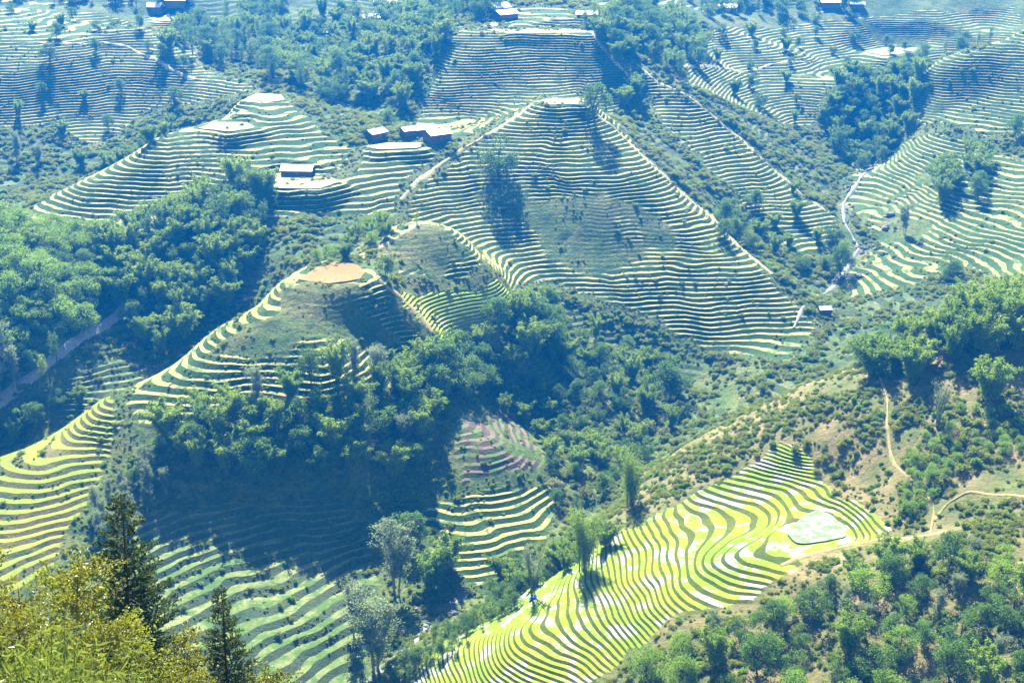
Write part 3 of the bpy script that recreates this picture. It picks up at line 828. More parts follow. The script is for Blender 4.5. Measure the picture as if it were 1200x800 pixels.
# forest below the paddies
fill([(880,730),(960,700),(1030,665),(1100,660),(1230,640),(1230,820),(900,830),(740,830),(740,790),(800,770)], 6.0, {DK: (.52, 5, 9), BR: (.12, 4, 8), BB: (.28, 6, 10), PL: (.08, 6, 9)}, lab('in the wood below the dirt path and paddies'), 'wood below the dirt path', nmax=150)
# far valley sides
fill([(325,70),(360,20),(440,15),(520,20),(530,45),(500,90),(470,135),(420,110),(380,120),(350,110)], 8.0, {BB: (.55, 8, 12), DK: (.35, 8, 12), SL: (.1, 10, 13)}, lab('in the blue shaded wood behind the village houses'), 'wood behind the village houses', nmax=140)
fill([(190,60),(240,30),(330,5),(345,60),(320,100),(300,80),(250,75)], 7.0, {SL: (.5, 9, 14), DK: (.3, 8, 12), BB: (.2, 9, 12)}, lab('in the dark belt of forest on the far left hill'), 'forest belt on the far left hill', nmax=110)
fill([(690,30),(740,10),(800,20),(830,60),(800,95),(750,60),(735,85),(745,120),(715,130),(735,95),(695,45)], 6.5, {BB: (.5, 7, 11), SL: (.3, 8, 12), DK: (.2, 8, 11)}, lab('in the belt right of the highest terraced ridge'), 'trees right of the highest terraced ridge', nmax=90)
fill([(500,-8),(560,-2),(580,5),(575,25),(530,30),(500,15)], 7.0, {DK: (.5, 8, 11), SL: (.5, 9, 12)}, lab('beside the ridge-top pair of pale houses'), 'trees beside the ridge-top houses', nmax=30)
fill([(800,-8),(960,-8),(1010,10),(960,14),(880,18),(830,22)], 10.0, {DK: (.5, 7, 11), SL: (.5, 8, 12)}, lab('around the far pale houses of the right slope'), 'trees around the far right houses', nmax=40)
fill([(0,-10),(160,-10),(240,-5),(200,12),(150,10),(0,2)], 10.0, {DK: (.5, 7, 11), SL: (.5, 8, 12)}, lab('around the far pale houses of the left slope'), 'trees around the far left houses', nmax=40)
fill([(-40,20),(120,25),(230,90),(240,110),(110,160),(-40,140)], 19.0, {DK: (.6, 4, 8), BB: (.4, 5, 8)}, lab('scattered over the fine terraces of the far left hillside'), 'scattered trees of the far left hillside', nmax=30)
fill([(800,40),(960,25),(1080,45),(1050,80),(960,150),(880,130)], 19.0, {DK: (.6, 4, 8), BB: (.4, 5, 8)}, lab('scattered over the fine terraces of the far right hillside'), 'scattered trees of the far right hillside', nmax=30)
fill([(985,95),(1060,85),(1080,120),(1060,160),(1010,200),(980,180),(960,150)], 7.0, {BB: (.5, 7, 11), DK: (.5, 6, 10)}, lab('in the wooded side valley on the far right'), 'wooded side valley on the far right', nmax=60)
fill([(1060,72),(1080,85),(1170,45),(1165,35)], 6.0, {DK: (.5, 8, 11), SL: (.5, 8, 12)}, lab('in the row on the crest of the far right hill'), 'tree row on the far right crest', nmax=14)
fill([(1095,205),(1150,180),(1165,200),(1150,235),(1100,240)], 6.5, {BB: (.5, 7, 11), DK: (.5, 7, 10)}, lab('in the round copse on the right valley side'), 'round copse on the right valley side', nmax=14)
for u, v, h, k, l in [(850,262,12,DK,'dark tree on the right flank of the great hill above its shadow'),(885,245,10,DK,'smaller dark tree uphill of the gully pair'),
                      (975,285,10,DK,'tall dark tree beside the stream boulders'),(985,322,12,DK,'wide dark tree overhanging the upper stream'),
                      (1112,325,11,DK,'dark round tree where the right terraces begin'),(745,115,12,BB,'bamboo clump in the gully below the ridge shoulder'),
                      (1190,160,10,DK,'dark tree at the edge of the right hill terraces'),(820,80,10,DK,'dark tree among the far right terraces'),
                      (890,125,9,DK,'lone dark tree below the far right terraces'),(640,400,13,DK,'dark tree at the lower tip of the green paddies'),
                      (785,470,17,DK,'tall dark tree in the valley floor before the great hill'),(455,150,9,DK,'dark tree between the small shed and the houses'),
                      (190,70,9,DK,'dark tree above the far left terraces'),(350,95,12,SL,'slim tree in front of the blue shaded wood'),
                      (20,190,13,PL,'pale tree grove edge left of the long terraced ridge'),(45,195,12,PL,'pale tree standing behind the long terraced ridge'),
                      (95,195,9,BB,'bamboo clump in the dip behind the long terraced ridge'),(1060,275,13,PL,'slender tree by the big rocks of the stream'),
                      (488,262,6,SL,'little tree at the foot of the terraced house plateau')]:
    at(k, u, v, h, l)
fill([(120,190),(200,150),(210,158),(140,195)], 6.5, {BB: (.8, 5, 8), DK: (.2, 4, 6)}, lab('in the row behind the crest of the long terraced ridge'), 'bamboo row behind the long terraced ridge', nmax=14)
fill([(370,310),(400,285),(450,265),(455,280),(430,300),(400,310)], 5.5, {BR: (.6, 4, 6), BB: (.4, 5, 7)}, lab('on the bank behind the brown field'), 'trees behind the brown field', nmax=14)
fill([(840,285),(930,215),(950,260),(990,300),(970,330),(900,300)], 11, {DK: (.6, 4, 8), BB: (.4, 4, 8)}, lab('in the gully right of the great terraced hill'), 'gully trees right of the great hill', nmax=30)
print('plants', count)
# ------------------------------------------------------------------ fields, paths, stream
MAT['straw_field'] = ground_mat('pale_straw_field', [(.3, (.24, .22, .11)), (.7, (.33, .30, .17))], GRAIN, ((.14, .17, .05), .52, .62), .3)
MAT['dirt'] = ground_mat('trodden_dirt', [(.3, (.20, .15, .06)), (.7, (.29, .23, .11))], GRAIN, ((.12, .14, .04), .54, .62), .5)
MAT['asphalt'] = ground_mat('grey_road', [(.3, (.20, .19, .18)), (.7, (.30, .28, .25))], GRAIN, None, .2)
MAT['rock'] = ground_mat('pale_stream_rock', [(.3, (.12, .115, .11)), (.7, (.22, .21, .20))], [(.2, (.6, .6, .6)), (.8, (1.15, 1.15, 1.15))], None, .6, 2.5)
def water_mat(name, base, rough=.06):
    m, nt, b = new_mat(name)
    nt.links.new(ramp(nt, tex(nt, .4, 5, .6), base), b.inputs['Base Color'])
    b.inputs['Roughness'].default_value = rough; b.inputs['Specular IOR Level'].default_value = .3
    bp = nt.nodes.new('ShaderNodeBump'); bp.inputs['Strength'].default_value = .15; bp.inputs['Distance'].default_value = .05
    nt.links.new(tex(nt, 4, 3, .5), bp.inputs['Height']); nt.links.new(bp.outputs[0], b.inputs['Normal'])
    return m
MAT['stream_water'] = water_mat('dark_stream_water', [(.35, (.025, .045, .035)), (.55, (.06, .08, .06)), (.68, (.13, .13, .12))], .6)
MAT['pond_water'] = water_mat('silty_paddy_water', [(.42, (.18, .19, .18)), (.5, (.14, .18, .10)), (.58, (.09, .14, .03))], .12)

def resample(P, d):
    P = np.asarray(P, float); s = np.concatenate([[0], np.cumsum(np.hypot(*np.diff(P, axis=0).T))])
    n = max(3, int(s[-1] / d) + 1); t = np.linspace(0, s[-1], n)
    Q = np.stack([np.interp(t, s, P[:, 0]), np.interp(t, s, P[:, 1])], 1)
    for _ in range(2): Q[1:-1] = (Q[:-2] + 2 * Q[1:-1] + Q[2:]) / 4
    return Q

def ribbon(name, px, width, mat, label, cat, lift=.22, wob=.6, k=5):
    """a strip that follows the ground, with ragged edges"""
    Q = resample(plan(px), 1.6)
    d = unit(np.gradient(Q, axis=0)); nrm = np.stack([-d[:, 1], d[:, 0]], 1)
    w = width * (1 + wob * fbm(Q[:, 0], Q[:, 1], 6, 5, 2))
    vs_, fs = [], []
    for j in range(k):
        s = (j / (k - 1) - .5)
        X = Q + nrm * (w * s)[:, None]
        z = ground(X[:, 0], X[:, 1]) + lift - (0.35 + lift if j in (0, k - 1) else 0)
        vs_.append(np.column_stack([X, z]))
    n = len(Q); V = np.concatenate(vs_)
    for j in range(k - 1):
        for i in range(n - 1): fs.append((j * n + i, (j + 1) * n + i, (j + 1) * n + i + 1, j * n + i + 1))
    me = bpy.data.meshes.new(name); me.from_pydata(V.tolist(), [], fs); me.materials.append(mat)
    me.polygons.foreach_set('use_smooth', np.ones(len(fs), bool)); me.update()
    bm_flip(me)
    o = bpy.data.objects.new(name, me); COL.objects.link(o)
    return tag(o, label, cat, kind='structure')

def bm_flip(me):
    if sum(p.normal.z for p in me.polygons) < 0:
        me.flip_normals()

def field(k):
    """level plot with a low bank around it"""
    (px, mt, label), (poly, z0) = FIELDS[k], FPLAN[k]
    P = resample(np.vstack([poly, poly[:1]]), 1.2)[:-1]
    c = P.mean(0); n = len(P); rings = [(.9, .0), (1.0, -.04), (1.03, -.45), (1.08, -1.3)]
    jit = 1 + .035 * noise(P[:, 0], P[:, 1], 3, 9)
    V = [(c[0], c[1], z0)]; F = []; mi = []
    for s, dz in rings:
        for p, q in zip(P, jit): V.append((c[0] + (p[0] - c[0]) * s * q, c[1] + (p[1] - c[1]) * s * q, z0 + dz))
    for i in range(n): F.append((0, 1 + i, 1 + (i + 1) % n)); mi.append(0)
    for r in range(len(rings) - 1):
        for i in range(n):
            a = 1 + r * n + i; b = 1 + r * n + (i + 1) % n
            F.append((a, a + n, b + n, b)); mi.append(1 if r > 0 else 0)
    name = 'pond' if mt == 'pond_water' else 'field'
    me = bpy.data.meshes.new(name); me.from_pydata(V, [], F); me.materials.append(MAT[mt]); me.materials.append(MAT['riser_paddy' if name == 'pond' else 'riser_dry'])
    me.polygons.foreach_set('material_index', mi); me.update(); bm_flip(me)
    o = bpy.data.objects.new(name, me); COL.objects.link(o)
    return tag(o, label, name, kind='structure')
for k in range(len(FIELDS)): field(k)

ribbon('path', [(1110,622),(1085,628),(1040,630),(990,640),(940,652),(915,662)], 2.0, MAT['dirt'], 'wide dirt path along the upper rim of the flooded paddies', 'path', .18)
ribbon('path', [(1090,625),(1095,600),(1092,585),(1065,562),(1045,540),(1040,500),(1040,465),(1030,440)], 1.0, MAT['dirt'], 'narrow dirt footpath climbing the scrubby spur', 'path', .25)
ribbon('path', [(1220,585),(1175,582),(1135,575),(1110,590),(1095,610)], 1.5, MAT['dirt'], 'dirt track leading in from the scrubby right slope', 'path', .25)
ribbon('path', [(958,450),(985,438),(1015,432),(1040,428)], 2.2, MAT['dirt'], 'bare dirt crest before the bamboo row', 'path', .25)
ribbon('path', [(415,302),(440,292),(470,276),(490,262)], 3.5, MAT['straw_field'], 'pale trodden saddle between brown field and knob', 'path', .25)
ribbon('path', [(428,316),(450,335),(475,352),(497,376),(508,392)], 3.5, MAT['dirt'], 'pale dirt path beside the small bright green paddies', 'path', .25)
ribbon('path', [(690,124),(720,150),(770,198),(835,255),(905,322)], 3.0, MAT['straw_field'], 'bare pale path down the right edge of the great hill', 'path', .3)
ribbon('path', [(628,120),(590,147),(555,168),(520,190),(490,212),(470,235)], 2.6, MAT['straw_field'], 'bare pale path down the left edge of the great hill', 'path', .3)
ribbon('path', [(690,38),(705,55),(720,72),(738,92)], 2.6, MAT['straw_field'], 'pale path on the right edge of the highest ridge', 'path', .3)
ribbon('path', [(745,75),(800,110),(870,165),(920,210),(968,248)], 2.6, MAT['straw_field'], 'pale path along the crest right of the great hill', 'path', .3)
ribbon('path', [(0,52),(60,52),(120,50),(150,55),(200,82),(240,95)], 2.4, MAT['straw_field'], 'pale track crossing the far left terraces', 'path', .3)
ribbon('path', [(800,78),(850,80),(900,77),(950,74)], 2.4, MAT['straw_field'], 'pale level track crossing the far right terraces', 'path', .3)
ribbon('road', [(147,358),(138,370),(120,382),(95,395),(70,415),(45,436),(15,458),(-20,480)], 5.0, MAT['asphalt'], 'narrow grey road winding through the shaded ravine', 'road', .35, .08)
ribbon('stream', [(1030,180),(1012,205),(988,238),(990,262),(1008,290),(990,318),(966,345),(930,385)], 2.2, MAT['stream_water'], 'rocky stream coming down the right valley', 'stream', .3)
ribbon('stream', [(548,690),(522,714),(500,735),(470,765),(430,800)], 4.5, MAT['stream_water'], 'shaded stream at the foot of the terraced bowl', 'stream', .3)

# boulders of the stream, each its own stone
def make_rock(seed):
    r = np.random.default_rng(seed); n = 7; m = 9
    V = [(0, 0, .62)]; F = []
    rr = 1 + .22 * r.normal(size=(n, m))
    for i in range(1, n):
        ph = math.pi * i / n
        for j in range(m):
            th = 2 * math.pi * j / m; q = rr[i, j]
            V.append((math.sin(ph) * math.cos(th) * q, math.sin(ph) * math.sin(th) * q * .8, math.cos(ph) * .62 * q))
    V.append((0, 0, -.62))
    for j in range(m):
        F.append((0, 1 + j, 1 + (j + 1) % m)); F.append((len(V) - 1, 1 + (n - 2) * m + (j + 1) % m, 1 + (n - 2) * m + j))
    for i in range(n - 2):
        for j in range(m):
            a = 1 + i * m + j; b = 1 + i * m + (j + 1) % m
            F.append((a, a + m, b + m, b))
    me = bpy.data.meshes.new('boulder'); me.from_pydata(V, [], F); me.materials.append(MAT['rock']); me.update()
    return me
ROCKS = [make_rock(q) for q in range(5)]
def rock(x, y, s, label, group=None):
    o = bpy.data.objects.new('boulder', prnd.choice(ROCKS)); COL.objects.link(o)
    o.location = (x, y, float(ground(x, y)[0]) + .12 * s); o.scale = (s, s * prnd.uniform(.7, 1), s * prnd.uniform(.7, 1.1)); o.rotation_euler = (prnd.uniform(-.3, .3), prnd.uniform(-.3, .3), prnd.uniform(0, 6.3))
    return tag(o, label, 'boulder', group)
for u, v, s in [(1043, 252, 2.6), (1038, 268, 2.0)]:
    x, y = hit(u, v); rock(x, y, s, 'big dark boulder above the stream bed' if s > 2.3 else 'second big boulder beside the largest one above the stream')
for q in range(150):
    seg = prnd.choice([((1020,195),(985,240)), ((985,240),(1008,288)), ((1008,288),(968,342)), ((1005,285),(1030,300)), ((985,330),(1000,320)), ((530,705),(505,730))])
    t = prnd.random(); x, y = hit(seg[0][0] + (seg[1][0] - seg[0][0]) * t, seg[0][1] + (seg[1][1] - seg[0][1]) * t)
    rock(x + prnd.gauss(0, 3.2), y + prnd.gauss(0, 3.2), prnd.choice([.4, .6, .6, .9, 1.3]), 'pale stone lying in the stream bed', 'stones of the stream bed')

# ------------------------------------------------------------------ houses
MAT['roof'] = ground_mat('weathered_grey_roof_sheet', [(.3, (.36, .35, .36)), (.7, (.50, .48, .47))], GRAIN, ((.26, .22, .20), .62, .7), .2, 3, .5, .4)
MAT['roof_white'] = ground_mat('pale_roof_sheet', [(.3, (.58, .57, .56)), (.7, (.70, .68, .66))], GRAIN, None, .2, 3, .5, .4)
MAT['plank'] = ground_mat('dark_plank_wall', [(.3, (.07, .05, .04)), (.7, (.15, .11, .08))], GRAIN, None, .4, 4)
MAT['door'] = ground_mat('brown_door', [(.3, (.14, .08, .05)), (.7, (.20, .12, .07))], GRAIN, None, .3, 4)
def box(V, F, x0, x1, y0, y1, z0, z1):
    n = len(V); V += [(x, y, z) for z in (z0, z1) for y in (y0, y1) for x in (x0, x1)]
    F += [tuple(n + i for i in f) for f in ((0, 2, 3, 1), (4, 5, 7, 6), (0, 1, 5, 4), (2, 6, 7, 3), (0, 4, 6, 2), (1, 3, 7, 5))]
def put(name, V, F, mat, parent):
    me = bpy.data.meshes.new(name); me.from_pydata(V, [], F); me.materials.append(mat); me.update()
    o = bpy.data.objects.new(name, me); COL.objects.link(o); o.parent = parent
    return o
def house(u, v, L, W, hw, hr, rot, label, roof='roof', over=.7, detail=True, name='house'):
    """gabled farmhouse: length L along its ridge, width W"""
    x, y = hit(u, v); e = bpy.data.objects.new(name, None); COL.objects.link(e)
    e.location = (x, y, float(ground(x, y)[0]) + .35); e.rotation_euler = (0, 0, math.radians(rot)); tag(e, label, 'house', 'farmhouses on the valley side')
    a, b = L / 2, W / 2; hr *= .6; sl = hr / b
    V = [(-a, -b, -2.5), (a, -b, -2.5), (a, b, -2.5), (-a, b, -2.5), (-a, -b, hw), (a, -b, hw), (a, b, hw), (-a, b, hw), (-a, 0, hw + hr), (a, 0, hw + hr)]
    F = [(0, 1, 5, 4), (2, 3, 7, 6), (1, 2, 6, 9, 5), (3, 0, 4, 8, 7)]
    put('wall', V, F, MAT['plank'], e)
    V = []; F = []
    n = int((L + 2 * over) / .35); top = []
    rf = None
    for s in (-1, 1):     # each slope a sheet of ridged roofing with thickness
        V = []; F = []
        for i in range(n + 1):
            xx = -a - over + (L + 2 * over) * i / n; dz = .05 if i % 2 else 0
            for yy, t in ((0, .12), (s * (b + over), .12), (s * (b + over), 0), (0, 0)):
                V.append((xx, yy, hw + hr - sl * abs(yy) + t + .06 + (dz if t else 0)))
        for i in range(n):
            for j in range(4):
                q = (i * 4 + j, i * 4 + (j + 1) % 4, i * 4 + 4 + (j + 1) % 4, i * 4 + 4 + j)
                F.append(q if s < 0 else q[::-1])
        if rf is None: rf = put('roof', V, F, MAT[roof], e)
        else: put('roof_slope', V, F, MAT[roof], rf)
    V = []; F = []; box(V, F, -a - over, a + over, -.18, .18, hw + hr + .14, hw + hr + .26); put('ridge_cap', V, F, MAT[roof], rf)
    if detail:
        V = []; F = []; box(V, F, -.6, .6, -b - .06, -b + .02, -.1, min(1.9, hw - .1)); d = put('door', V, F, MAT['door'], e)
        V = []; F = []; box(V, F, .4, .5, -b - .12, -b - .062, .8, 1.0); put('handle', V, F, MAT['roof'], d)
        for sx in (-1, -.33, .33, 1):
            V = []; F = []; box(V, F, sx * a - .1, sx * a + .1, -b - over + .1, -b - over + .3, -2.0, hw - sl * (over - .3) + .02); put('post', V, F, MAT['plank'], e)
        for sx in (-.55, .62):
            V = []; F = []; box(V, F, sx * a - .45, sx * a + .45, -b - .05, -b + .02, .7, 1.5); w = put('window', V, F, MAT['door'], e)
            V = []; F = []; box(V, F, sx * a - .35, sx * a + .35, -b - .07, -b - .052, .8, 1.4); put('pane', V, F, MAT['stream_water'], w)
    return e
house(349, 204, 12, 6.5, 1.9, 2.5, -3, 'lone long hut with pale grey roof behind the straw field')
house(512, 164, 9.5, 8, 2.6, 2.4, 32, 'largest house of the cluster with broad pale roof beside the great hill')
house(496, 157, 9, 6, 2.4, 2.0, 32, 'second house of the cluster tucked behind the largest roof')
house(480, 158, 7, 5, 2.0, 1.6, 32, 'low lean house at the left end of the cluster', detail=False)
house(440, 161, 8, 5.5, 2.2, 2.0, 48, 'small shed with pale roof standing apart from the cluster')
house(376, 43, 11.0, 6.4, 2.2, 3.0, 0, 'far long house with very pale roof above the shaded wood', 'roof_white', detail=False)
house(366, 49, 9, 5, 1.8, 1.6, 0, 'far low outbuilding in front of the long pale house', 'roof_white', detail=False)
house(440, 25, 12.8, 7.2, 2.2, 3.0, 10, 'far house with wide hipped-looking roof in the wood', 'roof_white', detail=False)
house(452, 8, 12, 7, 2.2, 2.6, 0, 'farthest house showing above the wide roof in the wood', 'roof_white', detail=False)
house(583, 14, 11, 8, 2.4, 3.2, 35, 'pale gabled house behind the top of the highest ridge', 'roof_white', detail=False)
house(592, 22, 11, 8, 2.2, 2.8, 35, 'pale gabled house at the front of the ridge-top pair', 'roof_white', detail=False)
house(688, 22, 10, 6, 2.2, 2.2, -5, 'small pale house among trees right of the highest ridge', 'roof_white', detail=False)
house(852, 13, 11.0, 6.4, 2.4, 3.0, -8, 'far pale house above the right terraces beside trees', 'roof_white', detail=False)
house(972, 8, 11.0, 7.2, 2.6, 3.2, 0, 'far bright house with deep shaded wall on the right slope', 'roof_white', detail=False)
house(180, 12, 10.2, 5.6, 2.2, 3.0, -12, 'far pale house left of the terraced knob', 'roof_white', detail=False)
house(207, 5, 11.0, 6.4, 2.2, 3.0, 0, 'far pale house just above the terraced knob', 'roof_white', detail=False)
house(1004, 9, 8, 5, 1.8, 1.6, 0, 'tiny pale shed near the far bright house', 'roof_white', detail=False, name='shed')
house(966, 367, 4.5, 3.5, 1.6, 1.2, 8, 'tiny hut at the lower corner of the great hill terraces', 'roof', .3, detail=False, name='hut')
# blue tarp by the bamboo
x, y = hit(626, 701); tz = float(ground(x, y)[0])
V = []; F = []
for i in range(7):
    for j in range(5): V.append((x - 1.4 + i * .45, y - .8 + j * .4, tz + .45 + .35 * math.sin(i * 1.1) * math.cos(j * .9) - (.5 if i in (0, 6) or j in (0, 4) else 0)))
for i in range(6):
    for j in range(4): F.append((i * 5 + j, i * 5 + 5 + j, i * 5 + 6 + j, i * 5 + 1 + j))
m, nt, b_ = new_mat('blue_tarp'); b_.inputs['Base Color'].default_value = (.02, .10, .55, 1)
me = bpy.data.meshes.new('tarp'); me.from_pydata(V, [], F); me.materials.append(m); me.update(); bm_flip(me)
o = bpy.data.objects.new('tarp', me); COL.objects.link(o); tag(o, 'small blue tarp lying under the bare-stemmed bamboo', 'tarp')

# ------------------------------------------------------------------ shrubs one can tell apart on the near spur
for q, (u, v, s) in enumerate([(1010,450,2.2),(930,530,2.6),(945,520,2.0),(905,522,2.2),(985,525,1.8),(1050,505,2.0),(1062,490,2.0),(1070,450,1.8),(880,470,2.6),(895,460,3.0),
                               (1090,540,2.6),(1110,520,3.0),(1130,500,2.6),(1075,590,3.0),(1060,600,2.6),(1052,612,2.0),(1100,570,2.4),(850,490,2.2),(960,480,1.8),(1000,470,1.8)]):
    where = ('at the topmost corner of the flooded paddies' if 515 <= v <= 535 and u < 960 else 'beside the narrow footpath on the spur' if u > 1040 and v > 480 and u < 1080 else
             'just above the dirt path junction' if v > 580 else 'on the slope between footpath and bamboo poles' if u > 1080 else 'on the brow of the near spur facing the great hill')
    at('shrub', u, v, s, 'rounded yellow-green shrub ' + where, 'rounded shrubs on the near spur', var=q)

# ------------------------------------------------------------------ scrub too thick to count: points that carry small shrubs
def scatter(name, pts, scl, proto_me, label):
    n = len(pts)
    me = bpy.data.meshes.new(name); me.vertices.add(n); me.vertices.foreach_set('co', np.asarray(pts, np.float32).ravel())
    at_ = me.attributes.new('scl', 'FLOAT_VECTOR', 'POINT'); at_.data.foreach_set('vector', np.asarray(scl, np.float32).ravel())
    rt = me.attributes.new('rot', 'FLOAT_VECTOR', 'POINT'); R_ = np.zeros((n, 3), np.float32); R_[:, 2] = rng.uniform(0, 6.28, n); rt.data.foreach_set('vector', R_.ravel())
    o = bpy.data.objects.new(name, me); COL.objects.link(o)
    src = next(q for q in bpy.data.objects if q.type == 'MESH' and q.data == proto_me)
    ng = bpy.data.node_groups.new(name, 'GeometryNodeTree')
    ng.interface.new_socket('Geometry', in_out='INPUT', socket_type='NodeSocketGeometry'); ng.interface.new_socket('Geometry', in_out='OUTPUT', socket_type='NodeSocketGeometry')
    gi = ng.nodes.new('NodeGroupInput'); go = ng.nodes.new('NodeGroupOutput'); ip = ng.nodes.new('GeometryNodeInstanceOnPoints'); ob = ng.nodes.new('GeometryNodeObjectInfo')
    ob.inputs['Object'].default_value = src; ob.inputs['As Instance'].default_value = True
    for nm, sk in (('scl', 'Scale'), ('rot', 'Rotation')):
        na = ng.nodes.new('GeometryNodeInputNamedAttribute'); na.data_type = 'FLOAT_VECTOR'; na.inputs['Name'].default_value = nm
        ng.links.new(na.outputs['Attribute'], ip.inputs[sk])
    ng.links.new(gi.outputs[0], ip.inputs['Points']); ng.links.new(ob.outputs['Geometry'], ip.inputs['Instance']); ng.links.new(ip.outputs[0], go.inputs[0])
    md = o.modifiers.new('scatter', 'NODES'); md.node_group = ng
    return tag(o, label, 'scrub', kind='stuff')

NCAND = 230000
cr = np.sqrt(rng.uniform(330 ** 2, 900 ** 2, NCAND)); ct = rng.uniform(-.42, .42, NCAND)
cx, cy = cr * np.sin(ct), GY0 + cr * np.cos(ct)
ci, cj = grid_ij(cx, cy); ci = np.round(ci).astype(int); cj = np.round(cj).astype(int)
cz = ground(cx, cy); cm = sample(M, cx, cy); ctt = sample(T, cx, cy); cf = ctt - np.floor(ctt)
u_, v_ = project(cx, cy, cz)
inside = (u_ > -60) & (u_ < 1260) & (v_ > -30) & (v_ < 830)
clump = fbm(cx, cy, 11, 61, 3)
oldz = ZID[ci, cj] == len(ZONES) - 1
padz = pad[ci, cj]
bank = cf > FRAC[ci, cj]
spur = (cy < 430) & (cx > 20)
bowl = (cy < 400) & (cx < 0)
p = np.where(oldz, np.where(spur, .85, np.where(bowl, .6, .34)) * np.clip(.6 + .8 * clump, .12, 1), np.where(bank, np.where(cy < 500, .62, .20), .02) * np.clip(.35 + 1.3 * clump, 0.06, 1.4))
# bushes crowd the ragged ends of the terraces
bsoft = brd.astype(float)
near_b = sample(bsoft, cx, cy)
p = np.where((near_b > .2) & ~oldz, .45, p); p = np.where((near_b > .2) & oldz, np.maximum(p, .6), p)
p = np.where(padz & (near_b < .2), 0, p)
purp = np.array([z[0] == 'purple' for z in ZONES])[ZID[ci, cj]]
p = np.where(purp, .14, p)
for px_, w_ in [([(1110,622),(1085,628),(1040,630),(990,640),(940,652),(905,668),(880,695)], 3), ([(1090,625),(1095,600),(1092,585),(1065,562),(1045,540),(1040,500),(1040,465),(1030,440)], 1.4), ([(1220,585),(1175,582),(1135,575),(1110,590)], 2),
                ([(1030,180),(1012,205),(988,238),(990,262),(1008,290),(990,318),(966,345)], 4), ([(147,358),(138,370),(120,382),(95,395),(70,415),(45,436)], 4), ([(428,316),(450,335),(475,352),(497,376)], 2.5)]:
    Q = resample(plan(px_), 1.5)
    for q in range(0, NCAND, 10000):
        s_ = slice(q, q + 10000)
        dd = np.min((cx[s_, None] - Q[None, :, 0]) ** 2 + (cy[s_, None] - Q[None, :, 1]) ** 2, axis=1)
        p[s_][dd < w_ ** 2] = 0
keep_ = inside & (rng.uniform(size=NCAND) < p)
idx_ = np.nonzero(keep_)[0]
size = np.where(oldz, np.where(spur | bowl, rng.uniform(.25, 1.0, NCAND), rng.uniform(.45, 1.4, NCAND)) * (1 + .35 * clump), np.where(rng.uniform(size=NCAND) < .10, rng.uniform(.5, 1.1, NCAND), rng.uniform(.22, .5, NCAND))) * np.where(cy > 560, 1.15, 1)
var_ = rng.integers(0, 5, NCAND)
var_ = np.where(rng.uniform(size=NCAND) < .14 * np.clip(.5 + 1.5 * noise(cx, cy, 30, 99), 0, 1), 5, var_)
protos = [PROTO['shrub'][0], PROTO['shrub'][1], PROTO['shrub'][2], PROTO['shrub'][3], PROTO['shrub'][2], PROTO['dry_bush'][0]]
words = ['dark green scrub spread over the slopes', 'loose green scrub spread over the slopes', 'small-leaved scrub spread over the slopes', 'bright green scrub spread over the slopes', None, 'dry brown scrub spread over the slopes']
for k_ in (0, 1, 2, 3, 5):
    ii = idx_[(var_[idx_] == k_) | ((var_[idx_] == 4) & (k_ == 2))]
    sc3 = np.stack([size[ii] * rng.uniform(.9, 1.5, len(ii)), size[ii] * rng.uniform(.9, 1.5, len(ii)), size[ii] * rng.uniform(.7, 1.1, len(ii))], 1)
    me_ = protos[k_][1][1]
    if not any(q.type == 'MESH' and q.data == me_ for q in bpy.data.objects):
        x, y = hit(1000 + 8 * k_, 520); plant('dry_bush' if k_ == 5 else 'shrub', x, y, 1.5, 'dry brown bush among the green shrubs of the near spur', var=0 if k_ == 5 else k_)
    scatter('scrub', np.stack([cx[ii], cy[ii], cz[ii] - .1], 1), sc3, me_, words[k_])
print('scrub', len(idx_))
# ------------------------------------------------------------------ foreground: conifers and leafy trees on the camera's own slope
def make_conifer(seed, Ht=20.0, R=3.2, bare=.12):
    r = np.random.default_rng(seed); st, cr = Geo(), Geo()
    zt = np.linspace(-.8, Ht, 12); st.tube(np.stack([.1 * np.sin(zt * .4), .08 * np.cos(zt * .5), zt], 1), np.linspace(.26, .02, 12), 7)
    z = Ht * bare
    while z < Ht - .25:
        f = (Ht - z) / Ht
        nb = 5 if f > .1 else 4; off = r.uniform(0, 6.28)
        for q in range(nb):
            if r.random() < .10: continue
            az = off + q * 2 * math.pi / nb + r.normal() * .25; o = np.array([math.cos(az), math.sin(az), 0])
            Lb = R * (f ** .75) * r.uniform(.65, 1.15) + .25
            t = np.linspace(0, 1, 6)[:, None]
            P = np.array([0, 0, z]) + o * Lb * t + np.array([0, 0, 1.0]) * Lb * (-.30 * t + .42 * t ** 2.6)
            st.tube(P, np.linspace(.05 * f + .015, .008, 6), 4)
            nt_ = max(5, int(Lb * 7))
            for s in range(nt_):
                tt = (.18 + .82 * (s + r.random()) / nt_); c = np.array([0, 0, z]) + o * Lb * tt + np.array([0, 0, 1.0]) * Lb * (-.30 * tt + .42 * tt ** 2.6)
                sd = np.array([-o[1], o[0], 0]) * (1 if s % 2 else -1)
                td = unit(sd * r.uniform(.5, 1.1) + o * r.uniform(.4, .9) + np.array([0, 0, r.uniform(.0, .55)])); tl = (.25 + .55 * (1 - tt)) * min(1, Lb / 1.6) * r.uniform(.7, 1.2)
                m = max(7, int(tl * 26))
                cc = c + td * (tl * np.linspace(.05, 1, m))[:, None]
                dd = td * .8 + unit(r.normal(size=(m, 3))) * 1.0 + np.array([0, 0, .25])
                cr.leaves(cc, dd, r.uniform(.18, .32, m), .075, r)
        z += .34 + .30 * f * r.uniform(.7, 1.3)
    return [('trunk', st.mesh('trunk', MAT['bark'], True)), ('crown', cr.mesh('crown', MAT['conifer_leaf']))]

